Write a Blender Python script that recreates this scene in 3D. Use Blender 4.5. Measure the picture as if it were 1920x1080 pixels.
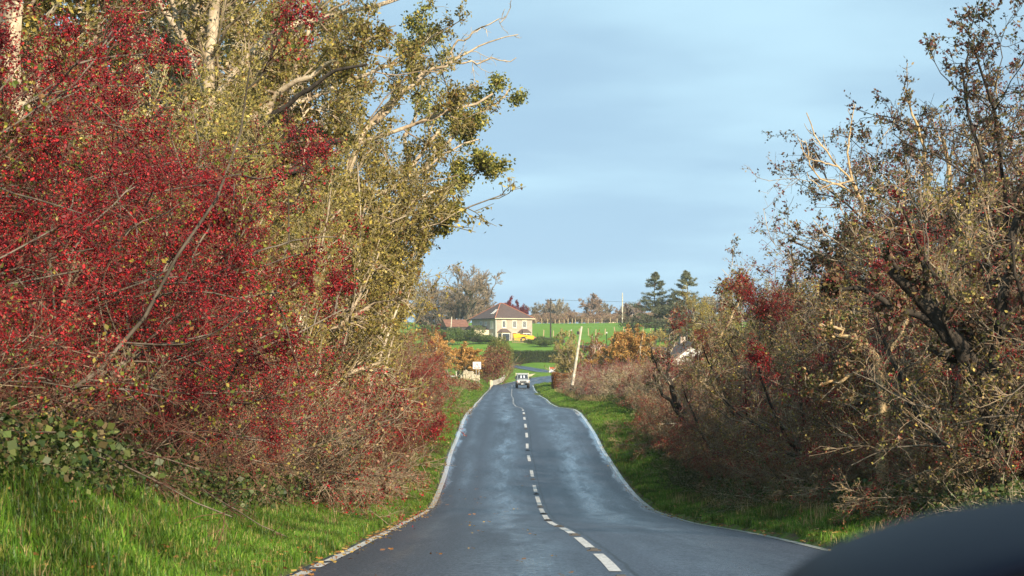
import bpy, bmesh, math
import numpy as np
from math import radians, sin, cos, pi
from mathutils import Vector

for _o in list(bpy.data.objects):
    bpy.data.objects.remove(_o)
C = bpy.context.scene
COL = C.collection

# ------------------------------------------------------------------ camera, sky, sun, exposure
F, PX0, PY0 = 3733.0, 960.0, 680.0          # focal length and eye level in pixels of the 1920 px photograph
cam_d = bpy.data.cameras.new('camera')
cam = bpy.data.objects.new('camera', cam_d); COL.objects.link(cam)
cam_d.sensor_width = 36.0; cam_d.lens = 70.0
cam_d.shift_y = 140.0 / 1920.0
cam_d.clip_start = 0.05; cam_d.clip_end = 9000
cam.location = (0, 0, 0); cam.rotation_euler = (radians(90), 0, 0)
cam_d.dof.use_dof = True; cam_d.dof.focus_distance = 90.0; cam_d.dof.aperture_fstop = 11.0
C.camera = cam

SUN_AZ, SUN_EL = 152.0, 26.0                 # clockwise from +Y (the way the camera looks)
world = bpy.data.worlds.new('World'); C.world = world
world.use_nodes = True
nt = world.node_tree; nt.nodes.clear()
def N(t, typ, **kw):
    n = t.nodes.new(typ)
    for k, v in kw.items(): setattr(n, k, v)
    return n
wo = N(nt, 'ShaderNodeOutputWorld'); bg = N(nt, 'ShaderNodeBackground')
sky = N(nt, 'ShaderNodeTexSky', sky_type='NISHITA', sun_disc=False)
sky.sun_elevation = radians(SUN_EL); sky.sun_rotation = radians(SUN_AZ)
sky.air_density = 1.0; sky.dust_density = 0.6; sky.ozone_density = 2.0
tc = N(nt, 'ShaderNodeTexCoord'); sep = N(nt, 'ShaderNodeSeparateXYZ')
nt.links.new(tc.outputs['Generated'], sep.inputs[0])
# soft sheets of cloud: coordinates on a flat layer overhead
mz = N(nt, 'ShaderNodeMath', operation='ADD'); mz.inputs[1].default_value = 0.10
nt.links.new(sep.outputs['Z'], mz.inputs[0])
dv = N(nt, 'ShaderNodeVectorMath', operation='DIVIDE'); cmb = N(nt, 'ShaderNodeCombineXYZ')
for i in range(3): nt.links.new(mz.outputs[0], cmb.inputs[i])
nt.links.new(tc.outputs['Generated'], dv.inputs[0]); nt.links.new(cmb.outputs[0], dv.inputs[1])
mp = N(nt, 'ShaderNodeMapping'); mp.inputs['Scale'].default_value = (0.95, 0.95, 0.62); mp.inputs['Location'].default_value = (1.3, 0.4, 0)
nt.links.new(dv.outputs[0], mp.inputs[0])
cn = N(nt, 'ShaderNodeTexNoise'); cn.inputs['Scale'].default_value = 1.25; cn.inputs['Detail'].default_value = 7; cn.inputs['Roughness'].default_value = 0.44
nt.links.new(mp.outputs[0], cn.inputs[0])
cr = N(nt, 'ShaderNodeMapRange'); cr.inputs[1].default_value = 0.36; cr.inputs[2].default_value = 0.72; cr.interpolation_type = 'SMOOTHSTEP'
cr.inputs[3].default_value = 0.46; cr.inputs[4].default_value = 0.86
nt.links.new(cn.outputs[0], cr.inputs[0])
mx = N(nt, 'ShaderNodeMix', data_type='RGBA')
nt.links.new(cr.outputs[0], mx.inputs[0]); nt.links.new(sky.outputs[0], mx.inputs[6])
mx.inputs[7].default_value = (5.3, 7.9, 9.3, 1)
nt.links.new(mx.outputs[2], bg.inputs[0]); nt.links.new(bg.outputs[0], wo.inputs[0])
bg.inputs[1].default_value = 0.074
lift = N(nt, 'ShaderNodeVectorMath', operation='ADD'); lift.inputs[1].default_value = (0, 0, 0.16)
nt.links.new(tc.outputs['Generated'], lift.inputs[0]); nrm = N(nt, 'ShaderNodeVectorMath', operation='NORMALIZE'); nt.links.new(lift.outputs[0], nrm.inputs[0]); nt.links.new(nrm.outputs[0], sky.inputs[0])

sun_d = bpy.data.lights.new('sun', 'SUN'); sun = bpy.data.objects.new('sun', sun_d); COL.objects.link(sun)
sun_d.energy = 5.0; sun_d.angle = radians(0.5); sun_d.color = (1.0, 0.85, 0.66)
_a, _e = radians(SUN_AZ), radians(SUN_EL)
SUNV = Vector((sin(_a) * cos(_e), cos(_a) * cos(_e), sin(_e)))
sun.rotation_euler = SUNV.to_track_quat('Z', 'Y').to_euler()
sun.location = (60, -60, 60)

C.view_settings.view_transform = 'Standard'; C.view_settings.look = 'None'
C.view_settings.exposure = 0.68; C.view_settings.gamma = 1.0; C.view_settings.use_curve_mapping = False
C.cycles.max_bounces = 5; C.cycles.diffuse_bounces = 3; C.cycles.glossy_bounces = 2
C.cycles.transmission_bounces = 3; C.cycles.transparent_max_bounces = 4
C.cycles.use_denoising = True

# ------------------------------------------------------------------ helpers
def W(px, py, D):
    """world point seen at photo pixel (px, py) at distance D"""
    return ((px - PX0) * D / F, D, (PY0 - py) * D / F)
def XX(px, D): return (px - PX0) * D / F
def ZZ(py, D): return (PY0 - py) * D / F

def tag(o, label=None, cat=None, group=None, kind=None):
    if label: o['label'] = label
    if cat: o['category'] = cat
    if group: o['group'] = group
    if kind: o['kind'] = kind
    return o

def empty(name, loc, rz=0.0, sc=1.0, **kw):
    o = bpy.data.objects.new(name, None); COL.objects.link(o)
    o.empty_display_size = 0.3
    o.location = loc; o.rotation_euler = (0, 0, rz); o.scale = (sc, sc, sc)
    return tag(o, **kw)

def mesh_np(name, V, Fc, mats, smooth=False, col=None, midx=None, uv=None):
    """V (n,3), Fc (m,k) -> mesh data"""
    V = np.asarray(V, np.float32); Fc = np.asarray(Fc, np.int32)
    me = bpy.data.meshes.new(name)
    m, k = Fc.shape
    me.vertices.add(len(V)); me.vertices.foreach_set('co', V.ravel())
    me.loops.add(m * k); me.loops.foreach_set('vertex_index', Fc.ravel())
    me.polygons.add(m); me.polygons.foreach_set('loop_start', np.arange(0, m * k, k, dtype=np.int32))
    me.polygons.foreach_set('loop_total', np.full(m, k, np.int32))
    if smooth: me.polygons.foreach_set('use_smooth', np.ones(m, bool))
    if midx is not None: me.polygons.foreach_set('material_index', np.asarray(midx, np.int32))
    me.update(calc_edges=True)
    if col is not None:
        a = me.attributes.new('Col', 'FLOAT_COLOR', 'POINT')
        c4 = np.ones((len(V), 4), np.float32); c4[:, :3] = col
        a.data.foreach_set('color', c4.ravel())
    if uv is not None:
        l = me.uv_layers.new(name='UVMap')
        l.data.foreach_set('uv', np.asarray(uv, np.float32)[Fc.ravel()].ravel())
    for mt in (mats if isinstance(mats, (list, tuple)) else [mats]): me.materials.append(mt)
    return me

def obj(name, me, parent=None, loc=None, **kw):
    o = bpy.data.objects.new(name, me); COL.objects.link(o)
    if parent is not None: o.parent = parent
    if loc is not None: o.location = loc
    return tag(o, **kw)

class MB:
    """collects boxes, prisms, tubes into one mesh"""
    def __init__(s): s.bm = bmesh.new()
    def box(s, x0, x1, y0, y1, z0, z1):
        v = [s.bm.verts.new(p) for p in ((x0,y0,z0),(x1,y0,z0),(x1,y1,z0),(x0,y1,z0),(x0,y0,z1),(x1,y0,z1),(x1,y1,z1),(x0,y1,z1))]
        for f in ((3,2,1,0),(4,5,6,7),(0,1,5,4),(1,2,6,5),(2,3,7,6),(3,0,4,7)): s.bm.faces.new([v[i] for i in f])
        return s
    def hexa(s, pts):
        v = [s.bm.verts.new(p) for p in pts]
        for f in ((3,2,1,0),(4,5,6,7),(0,1,5,4),(1,2,6,5),(2,3,7,6),(3,0,4,7)): s.bm.faces.new([v[i] for i in f])
        return s
    def prism(s, poly, a, b, axis='x'):
        """polygon extruded from a to b along axis; poly is in the two other axes in order"""
        def P(u, w, t): return (t, u, w) if axis == 'x' else ((u, t, w) if axis == 'y' else (u, w, t))
        A = [s.bm.verts.new(P(u, w, a)) for u, w in poly]; B = [s.bm.verts.new(P(u, w, b)) for u, w in poly]
        s.bm.faces.new(A[::-1]); s.bm.faces.new(B)
        n = len(poly)
        for i in range(n): s.bm.faces.new((A[i], A[(i+1) % n], B[(i+1) % n], B[i]))
        return s
    def bar(s, p, q, r, n=6, r2=None):
        p, q = Vector(p), Vector(q); d = (q - p).normalized()
        u = d.orthogonal().normalized(); w = d.cross(u); r2 = r if r2 is None else r2
        A = [s.bm.verts.new(p + (u * cos(2*pi*i/n) + w * sin(2*pi*i/n)) * r) for i in range(n)]
        B = [s.bm.verts.new(q + (u * cos(2*pi*i/n) + w * sin(2*pi*i/n)) * r2) for i in range(n)]
        s.bm.faces.new(A[::-1]); s.bm.faces.new(B)
        for i in range(n): s.bm.faces.new((A[i], A[(i+1) % n], B[(i+1) % n], B[i]))
        return s
    def poly(s, pts):
        s.bm.faces.new([s.bm.verts.new(p) for p in pts]); return s
    def build(s, name, mat, parent=None, bevel=0.0, smooth=False, seg=2, **kw):
        bmesh.ops.recalc_face_normals(s.bm, faces=s.bm.faces)
        if bevel: bmesh.ops.bevel(s.bm, geom=list(s.bm.edges), offset=bevel, segments=seg, affect='EDGES', clamp_overlap=True)
        me = bpy.data.meshes.new(name); s.bm.to_mesh(me); s.bm.free()
        if smooth:
            for p in me.polygons: p.use_smooth = True
        me.materials.append(mat)
        return obj(name, me, parent, **kw)

# ------------------------------------------------------------------ materials
def mat_new(name):
    m = bpy.data.materials.new(name); m.use_nodes = True
    b = m.node_tree.nodes['Principled BSDF']
    return m, m.node_tree, b
def plain(name, col, rough=0.7, var=0.15, scale=6.0, metal=0.0, bump=0.0, spec=0.5, wear=None):
    """a base colour with procedural mottling"""
    m, t, b = mat_new(name)
    c = N(t, 'ShaderNodeTexCoord'); n = N(t, 'ShaderNodeTexNoise')
    n.inputs['Scale'].default_value = scale; n.inputs['Detail'].default_value = 6
    t.links.new(c.outputs['Object'], n.inputs['Vector'])
    r = N(t, 'ShaderNodeValToRGB')
    lo = [max(0, x * (1 - var)) for x in col]; hi = [min(1, x * (1 + var)) for x in col]
    if wear: lo = wear
    r.color_ramp.elements[0].position = 0.3; r.color_ramp.elements[1].position = 0.7
    r.color_ramp.elements[0].color = (*lo, 1); r.color_ramp.elements[1].color = (*hi, 1)
    t.links.new(n.outputs[0], r.inputs[0]); t.links.new(r.outputs[0], b.inputs['Base Color'])
    b.inputs['Roughness'].default_value = rough; b.inputs['Metallic'].default_value = metal
    b.inputs['Specular IOR Level'].default_value = spec
    if bump:
        bp = N(t, 'ShaderNodeBump'); bp.inputs['Strength'].default_value = bump; bp.inputs['Distance'].default_value = 0.02
        t.links.new(n.outputs[0], bp.inputs['Height']); t.links.new(bp.outputs[0], b.inputs['Normal'])
    return m
def leafy(name, rough=0.5, trans=0.25, spec=0.35, objvar=0.25):
    """foliage: colour from the Col attribute, varied per plant"""
    m, t, b = mat_new(name)
    a = N(t, 'ShaderNodeAttribute', attribute_name='Col'); oi = N(t, 'ShaderNodeObjectInfo')
    mr = N(t, 'ShaderNodeMapRange'); mr.inputs[3].default_value = 1 - objvar; mr.inputs[4].default_value = 1 + objvar
    t.links.new(oi.outputs['Random'], mr.inputs[0])
    h = N(t, 'ShaderNodeHueSaturation'); t.links.new(a.outputs['Color'], h.inputs['Color']); t.links.new(mr.outputs[0], h.inputs['Value'])
    t.links.new(h.outputs[0], b.inputs['Base Color']); b.inputs['Roughness'].default_value = rough
    b.inputs['Specular IOR Level'].default_value = spec
    if trans:
        tr = N(t, 'ShaderNodeBsdfTranslucent'); t.links.new(h.outputs[0], tr.inputs[0])
        ms = N(t, 'ShaderNodeMixShader'); ms.inputs[0].default_value = trans
        out = t.nodes['Material Output']
        t.links.new(b.outputs[0], ms.inputs[1]); t.links.new(tr.outputs[0], ms.inputs[2]); t.links.new(ms.outputs[0], out.inputs[0])
    return m
def bark(name, dark, light, scale=9.0, rough=0.85):
    m, t, b = mat_new(name)
    c = N(t, 'ShaderNodeTexCoord'); n = N(t, 'ShaderNodeTexNoise'); n.inputs['Scale'].default_value = scale; n.inputs['Detail'].default_value = 5
    n2 = N(t, 'ShaderNodeTexNoise'); n2.inputs['Scale'].default_value = 1.1; n2.inputs['Detail'].default_value = 2
    t.links.new(c.outputs['Object'], n.inputs['Vector']); t.links.new(c.outputs['Object'], n2.inputs['Vector'])
    ad = N(t, 'ShaderNodeMath', operation='ADD'); t.links.new(n.outputs[0], ad.inputs[0]); t.links.new(n2.outputs[0], ad.inputs[1])
    r = N(t, 'ShaderNodeMapRange'); r.inputs[1].default_value = 0.8; r.inputs[2].default_value = 1.2
    t.links.new(ad.outputs[0], r.inputs[0])
    x = N(t, 'ShaderNodeMix', data_type='RGBA'); x.inputs[6].default_value = (*dark, 1); x.inputs[7].default_value = (*light, 1)
    t.links.new(r.outputs[0], x.inputs[0]); t.links.new(x.outputs[2], b.inputs['Base Color'])
    b.inputs['Roughness'].default_value = rough; b.inputs['Specular IOR Level'].default_value = 0.25
    bp = N(t, 'ShaderNodeBump'); bp.inputs['Strength'].default_value = 0.5; bp.inputs['Distance'].default_value = 0.02
    t.links.new(n.outputs[0], bp.inputs['Height']); t.links.new(bp.outputs[0], b.inputs['Normal'])
    return m

M = {}
M['leaf'] = leafy('leaf'); M['berry'] = leafy('berry', rough=0.3, trans=0.0, spec=0.5, objvar=0.3)
M['needle'] = leafy('needle', rough=0.6, trans=0.1, objvar=0.15)
M['grass'] = leafy('grass_blade', rough=0.45, trans=0.35, spec=0.3, objvar=0.0)
_t = M['grass'].node_tree; _g = N(_t, 'ShaderNodeNewGeometry'); _n = N(_t, 'ShaderNodeTexNoise'); _n.inputs['Scale'].default_value = 0.8; _n.inputs['Detail'].default_value = 4
_t.links.new(_g.outputs['Position'], _n.inputs['Vector']); _r = N(_t, 'ShaderNodeMapRange')
for _k, _v in zip((1, 2, 3, 4), (0.36, 0.64, 0.42, 1.35)): _r.inputs[_k].default_value = _v
_t.links.new(_n.outputs[0], _r.inputs[0]); _h = [n for n in _t.nodes if n.type == 'HUE_SAT'][0]; _t.links.new(_r.outputs[0], _h.inputs['Value'])
M['bark_pale'] = bark('bark_pale', (0.24, 0.19, 0.13), (0.60, 0.50, 0.36))
M['bark_cream'] = bark('bark_cream', (0.30, 0.23, 0.15), (0.62, 0.50, 0.34))
M['bark_dark'] = bark('bark_dark', (0.022, 0.018, 0.014), (0.075, 0.06, 0.045))
M['bark_grey'] = bark('bark_grey', (0.09, 0.075, 0.055), (0.22, 0.18, 0.135))
M['bark_red'] = bark('bark_red', (0.07, 0.025, 0.018), (0.20, 0.10, 0.065))
M['bark_brown'] = bark('bark_brown', (0.14, 0.10, 0.065), (0.42, 0.32, 0.21))
M['bark_olive'] = bark('bark_olive', (0.20, 0.16, 0.07), (0.48, 0.40, 0.21))
M['bark_gold'] = bark('bark_gold', (0.34, 0.22, 0.10), (0.60, 0.45, 0.25))
M['bark_birch'] = bark('bark_birch', (0.42, 0.27, 0.19), (0.78, 0.64, 0.52))
M['bark_purple'] = bark('bark_purple', (0.12, 0.06, 0.06), (0.27, 0.17, 0.15))
M['steel'] = plain('galvanised_steel', (0.42, 0.43, 0.44), 0.45, 0.1, 20, metal=0.4)
M['white'] = plain('white_paint', (0.78, 0.77, 0.73), 0.6, 0.06, 3)
M['render'] = plain('pebbledash_render', (0.42, 0.34, 0.27), 0.95, 0.12, 1.2, bump=0.4)
M['slate'] = plain('roof_slate', (0.115, 0.08, 0.065), 0.75, 0.25, 2.0)
M['terracotta'] = plain('ridge_tile', (0.42, 0.17, 0.10), 0.8, 0.2, 3)
M['brown_roof'] = plain('brown_roof_tile', (0.13, 0.085, 0.065), 0.85, 0.2, 2)
M['glass'] = plain('window_glass', (0.035, 0.04, 0.045), 0.12, 0.1, 2, spec=0.8)
M['blind'] = plain('pale_blind', (0.55, 0.45, 0.30), 0.8, 0.1, 2)
M['door'] = plain('door_paint', (0.10, 0.03, 0.025), 0.5, 0.1, 3)
M['wood'] = plain('fence_timber', (0.36, 0.27, 0.15), 0.85, 0.25, 8)
M['wood_pale'] = plain('bleached_timber', (0.62, 0.57, 0.46), 0.8, 0.15, 3, wear=(0.40, 0.34, 0.25))
M['wood_dark'] = plain('dark_timber', (0.055, 0.045, 0.035), 0.85, 0.25, 5)
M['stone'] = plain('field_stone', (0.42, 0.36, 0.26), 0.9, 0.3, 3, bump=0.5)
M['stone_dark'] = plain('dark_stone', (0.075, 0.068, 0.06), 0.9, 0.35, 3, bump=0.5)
M['yellow'] = plain('yellow_paint', (0.82, 0.43, 0.01), 0.4, 0.08, 4)
M['silver'] = plain('silver_car_paint', (0.42, 0.44, 0.43), 0.3, 0.06, 2, metal=0.35)
M['black'] = plain('black_plastic', (0.018, 0.018, 0.02), 0.5, 0.2, 20)
M['tyre'] = plain('tyre_rubber', (0.015, 0.015, 0.016), 0.85, 0.2, 20)
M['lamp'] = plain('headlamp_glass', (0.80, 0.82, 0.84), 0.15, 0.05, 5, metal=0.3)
M['red'] = plain('sign_red', (0.55, 0.025, 0.02), 0.5, 0.1, 10)
M['blue'] = plain('sign_blue', (0.03, 0.06, 0.28), 0.5, 0.1, 10)
M['skin'] = plain('skin', (0.45, 0.27, 0.19), 0.6, 0.1, 6)
M['cream'] = plain('cream_paint', (0.70, 0.58, 0.40), 0.7, 0.1, 3)
M['rope'] = plain('wire', (0.04, 0.04, 0.04), 0.6, 0.1, 6)
# ------------------------------------------------------------------ the road's course, measured from its width (6.3 m) along the picture
_T = np.array([  # photo row, left edge, right edge
 (1080,504,1820),(1050,583,1690),(1027,636,1575),(1005,682,1480),(990,716,1395),(980,738,1320),(967,768,1275),(955,793,1235),
 (945,801,1222),(923,811,1197),(892,824,1172),(860,833,1151),(843,838,1138.5),(827,847,1130),(806,855,1118.5),(787,862,1105),
 (773,870,1094),(766,877,1082),(762.3,884,1050),(756,888,1036),(748,897,1028),(742,902,1016),(731,914,1005),(721.5,919.5,1001)], float)
_w = _T[:, 2] - _T[:, 1]; _D = 6.3 * F / _w
_xc = ((_T[:, 1] + _T[:, 2]) / 2 - PX0) * _D / F; _zr = -(_T[:, 0] - PY0) * _D / F
_D = np.concatenate([[-40, 0, 9], _D]); _xc = np.concatenate([[1.0, 1.0, 1.0], _xc]); _zr = np.concatenate([[-0.2, -1.42, -1.68], _zr])
_g = np.arange(-40, 296, 0.5)
def _sm(a, s):
    k = np.exp(-0.5 * (np.arange(-12, 13) * 0.5 / s) ** 2); k /= k.sum()
    return np.convolve(np.pad(a, 12, mode='edge'), k, 'valid')
_gx = _sm(np.interp(_g, _D, _xc), 2.0); _gz = _sm(np.interp(_g, _D, _zr), 2.0)
_gx[_g > 120] = _sm(np.interp(_g, _D, _xc), 4.0)[_g > 120]
def road_x(Y): return np.interp(Y, _g, _gx)
def road_z(Y): return np.interp(Y, _g, _gz)
# the bend beyond the brow
def spline(pts, step):
    P = np.array(pts, float); d = np.concatenate([[0], np.cumsum(np.linalg.norm(np.diff(P, axis=0), axis=1))])
    T = np.gradient(P, d, axis=0); s = np.arange(0, d[-1], step); i = np.clip(np.searchsorted(d, s, 'right') - 1, 0, len(P) - 2)
    h = (d[i+1] - d[i])[:, None]; u = ((s - d[i])[:, None]) / h
    return (2*u**3-3*u**2+1)*P[i] + (u**3-2*u**2+u)*h*T[i] + (-2*u**3+3*u**2)*P[i+1] + (u**3-u**2)*h*T[i+1]
_e = [(float(road_x(y)), y, float(road_z(y))) for y in (284, 288)]
BEND = spline(_e + [(0.9, 300, -3.3), (2.2, 314, -3.2), (4.2, 330, -2.9), (7.2, 346, -2.5), (12, 362, -2.2), (19.5, 376, -2.0), (31, 388, -1.8), (60, 404, -1.4)], 1.0)
LANE = spline([(13, 370, -2.1), (8, 380, -1.85), (4.5, 395, -1.3), (1.5, 415, -0.8), (-2.5, 440, -0.3), (-10, 470, 0.9), (-22, 505, 3.2)], 1.0)
LANE2 = spline([(2.2, 350, -2.5), (-0.6, 356, -2.46), (-5, 362, -2.5), (-14, 368, -2.3)], 1.0)
def sstep(x, a, b):
    t = np.clip((x - a) / (b - a), 0, 1); return t * t * (3 - 2 * t)
_bk = [-40, 8, 12, 17, 25, 40, 60, 100, 150, 200, 240, 270, 295, 330]
_bh = [1.2, 1.2, 1.15, 0.85, 0.45, 0.28, 0.30, 0.30, 0.50, 0.95, 1.35, 1.45, 1.2, 0.6]
_fy = [0, 300, 350, 400, 450, 500, 538, 560, 640, 700, 800, 850, 1000, 1300, 2200, 6000]
_fz = [-3.3, -3.1, -2.3, -1.07, 0.6, 3.5, 5.45, 6.45, 9.0, 11.3, 16.0, 16.9, 17.3, 15.0, 8.0, 0.0]
def near_path(x, y, P, w, z, out=4.0, sink=0.06):
    for i0 in range(0, len(P), 4):
        c = P[i0:i0+4].mean(axis=0)
        m = (np.abs(x - c[0]) < w + out + 4) & (np.abs(y - c[1]) < w + out + 4)
        if not m.any(): continue
        Q = P[max(0, i0-6):i0+10]
        d2 = (x[m][:, None] - Q[:, 0]) ** 2 + (y[m][:, None] - Q[:, 1]) ** 2
        j = d2.argmin(axis=1); d = np.sqrt(d2[np.arange(len(j)), j])
        t = sstep(d, w + 0.25, w + out)
        # only keep the closest estimate
        zz = (Q[j, 2] - sink) * (1 - t) + z[m] * t
        keep = d < near_path.best[m]
        zi = z.copy(); tmp = near_path.res[m]; tmp[keep] = zz[keep]; near_path.res[m] = tmp
        b = near_path.best[m]; b[keep] = d[keep]; near_path.best[m] = b
def ground(x, y):
    x = np.atleast_1d(np.asarray(x, float)); y = np.atleast_1d(np.asarray(y, float))
    rx, rz = road_x(y), road_z(y)
    ol = rx - 3.15 - x; orr = x - rx - 3.15
    b = np.interp(y, _bk, _bh)
    und = 0.05 * np.sin(x * 2.1 + y * 0.7) * np.cos(y * 0.9 - x) + 0.04 * np.sin(y * 0.37 + 1)
    hl = 0.07 * sstep(ol, -0.02, 0.12) + b * sstep(ol, 0.2, 2.1) + 0.02 * np.clip(ol - 4, 0, 60) + und * sstep(ol, 0.3, 1.2)
    hr = 0.07 * sstep(orr, -0.02, 0.12) + 0.20 * sstep(orr, 0.2, 1.5) + 0.30 * sstep(orr, 1.8, 5) + und * sstep(orr, 0.3, 1.2)
    zn = rz + np.where(ol > 0, hl, 0) + np.where(orr > 0, hr, 0) - np.where((ol < -0.02) & (orr < -0.02), 0.05, 0)
    zf = np.interp(y, _fy, _fz) + 0.25 * np.sin(x * 0.05 + y * 0.02) * sstep(y, 450, 600) + 0.0035 * np.clip(np.abs(x) - 60, 0, 900) * sstep(y, 600, 850)
    t = sstep(y, 290, 340)
    z = zn * (1 - t) + zf * t
    z = z + 1.7 * np.exp(-((x - 21) / 9) ** 2 - ((y - 221) / 14) ** 2)
    sel = (y > 280) & (y < 520) & (np.abs(x) < 80)
    if sel.any():
        xs, ys, zs = x[sel], y[sel], z[sel]
        near_path.best = np.full(len(xs), 1e9); near_path.res = zs.copy()
        m2 = ys > 288
        for P, w in ((BEND, 3.3), (LANE, 2.0), (LANE2, 2.6)):
            near_path(xs, ys, P, w, zs, sink=0.12)
        z[sel] = np.where(m2, near_path.res, zs)
    return z
def gz(x, y): return float(ground(x, y)[0])

# ------------------------------------------------------------------ terrain sheet
def build_terrain():
    ys = np.concatenate([np.arange(-40, 10, 2.0), np.arange(10, 60, 0.35), np.arange(60, 140, 0.6), np.arange(140, 420, 1.2), np.arange(420, 640, 4), np.arange(640, 1000, 12), np.geomspace(1000, 6000, 14)])
    off = np.concatenate([-np.geomspace(2600, 14, 34), np.arange(-13, -4.4, 0.6), np.arange(-4.2, -2.9, 0.12), [-2.7, 0, 2.7], np.arange(2.9, 4.6, 0.15), np.arange(4.8, 16, 0.6), np.arange(17, 32, 1.2), np.geomspace(34, 2600, 30)])
    Y, O = np.meshgrid(ys, off, indexing='ij')
    X = O + road_x(np.minimum(Y, 290))
    # beyond the brow even out the columns
    t = sstep(Y, 292, 312)
    off2 = np.sort(np.concatenate([np.geomspace(60, 2600, 20), -np.geomspace(30, 2600, 20), np.linspace(-29, 58, len(off) - 40)]))
    X = X * (1 - t) + off2[None, :] * t
    Z = ground(X.ravel(), Y.ravel())
    V = np.stack([X.ravel(), Y.ravel(), Z], 1)
    n, m = Y.shape
    i = np.arange(n - 1)[:, None] * m + np.arange(m - 1)[None, :]
    Fc = np.stack([i, i + 1, i + m + 1, i + m], -1).reshape(-1, 4)
    # litter under the hedges (Col.r), worn verge edge (Col.g), sown field (Col.b)
    x, y = V[:, 0], V[:, 1]; ol = road_x(y) - 3.15 - x; orr = x - road_x(y) - 3.15
    lit = np.maximum(sstep(ol, 1.1, 2.0) * (1 - sstep(ol, 14, 17)) * (y < 142), sstep(orr, 1.5, 2.5) * (1 - sstep(orr, 14, 18)) * (y < 215))
    edge = np.maximum(1 - sstep(ol, 0.05, 0.35), 0) * (ol > -1) * (y < 296) + np.maximum(1 - sstep(orr, 0.05, 0.3), 0) * (orr > -1) * (y < 296)
    fld = sstep(y, 380, 460)
    me = mesh_np('ground', V, Fc, M['ground'], smooth=True, col=np.stack([lit, np.clip(edge, 0, 1), fld], 1))
    obj('ground', me, kind='structure')
m, t, b = mat_new('ground'); M['ground'] = m
g = N(t, 'ShaderNodeNewGeometry'); a = N(t, 'ShaderNodeAttribute', attribute_name='Col'); sp = N(t, 'ShaderNodeSeparateColor')
t.links.new(a.outputs['Color'], sp.inputs[0])
def noise(t, src, scale, detail=5, rough=0.55):
    n = N(t, 'ShaderNodeTexNoise'); n.inputs['Scale'].default_value = scale; n.inputs['Detail'].default_value = detail; n.inputs['Roughness'].default_value = rough
    t.links.new(src, n.inputs['Vector']); return n.outputs[0]
def ramp(t, src, stops):
    r = N(t, 'ShaderNodeValToRGB'); e = r.color_ramp.elements
    while len(e) < len(stops): e.new(0.5)
    for k, (p, c) in enumerate(stops): e[k].position = p; e[k].color = (*c, 1)
    t.links.new(src, r.inputs[0]); return r.outputs[0]
def mixc(t, f, c1, c2):
    x = N(t, 'ShaderNodeMix', data_type='RGBA')
    for s, k in ((f, 0), (c1, 6), (c2, 7)):
        if hasattr(s, 'is_linked'): t.links.new(s, x.inputs[k])
        elif k == 0: x.inputs[0].default_value = s
        else: x.inputs[k].default_value = (*s, 1)
    return x.outputs[2]
def mrange(t, src, a0, a1, b0=0.0, b1=1.0):
    r = N(t, 'ShaderNodeMapRange'); t.links.new(src, r.inputs[0])
    for k, v in zip((1, 2, 3, 4), (a0, a1, b0, b1)): r.inputs[k].default_value = v
    return r.outputs[0]
def mth(t, op, x, y):
    n = N(t, 'ShaderNodeMath', operation=op)
    for s, k in ((x, 0), (y, 1)):
        if hasattr(s, 'is_linked'): t.links.new(s, n.inputs[k])
        else: n.inputs[k].default_value = s
    return n.outputs[0]
pos = g.outputs['Position']
grass = ramp(t, noise(t, pos, 0.5, 8, 0.65), [(0.25, (0.06, 0.12, 0.015)), (0.45, (0.12, 0.23, 0.02)), (0.62, (0.17, 0.28, 0.03)), (0.8, (0.26, 0.27, 0.06))])
fine = ramp(t, noise(t, pos, 9.0, 4), [(0.3, (0.55, 0.55, 0.5)), (0.7, (1.15, 1.15, 1.1))])
gm = N(t, 'ShaderNodeMix', data_type='RGBA', blend_type='MULTIPLY'); gm.inputs[0].default_value = 1
t.links.new(grass, gm.inputs[6]); t.links.new(fine, gm.inputs[7])
fieldc = ramp(t, noise(t, pos, 0.06, 6, 0.6), [(0.3, (0.11, 0.23, 0.02)), (0.7, (0.17, 0.30, 0.03))])
c1 = mixc(t, sp.outputs[2], gm.outputs[2], fieldc)
litc = ramp(t, noise(t, pos, 6.0, 6, 0.7), [(0.3, (0.035, 0.025, 0.016)), (0.55, (0.09, 0.06, 0.035)), (0.75, (0.19, 0.14, 0.08))])
lm = mth(t, 'MULTIPLY', sp.outputs[0], mrange(t, noise(t, pos, 1.3, 4), 0.25, 0.5))
c2 = mixc(t, lm, c1, litc)
mud = ramp(t, noise(t, pos, 8.0, 4), [(0.3, (0.045, 0.032, 0.022)), (0.7, (0.13, 0.09, 0.055))])
c3 = mixc(t, mth(t, 'MULTIPLY', sp.outputs[1], mrange(t, noise(t, pos, 2.0, 4), 0.35, 0.6)), c2, mud)
t.links.new(c3, b.inputs['Base Color']); b.inputs['Roughness'].default_value = 0.95; b.inputs['Specular IOR Level'].default_value = 0.15
bp = N(t, 'ShaderNodeBump'); bp.inputs['Strength'].default_value = 0.6; bp.inputs['Distance'].default_value = 0.08
t.links.new(noise(t, pos, 5.0, 5), bp.inputs['Height']); t.links.new(bp.outputs[0], b.inputs['Normal'])
build_terrain()

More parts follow.
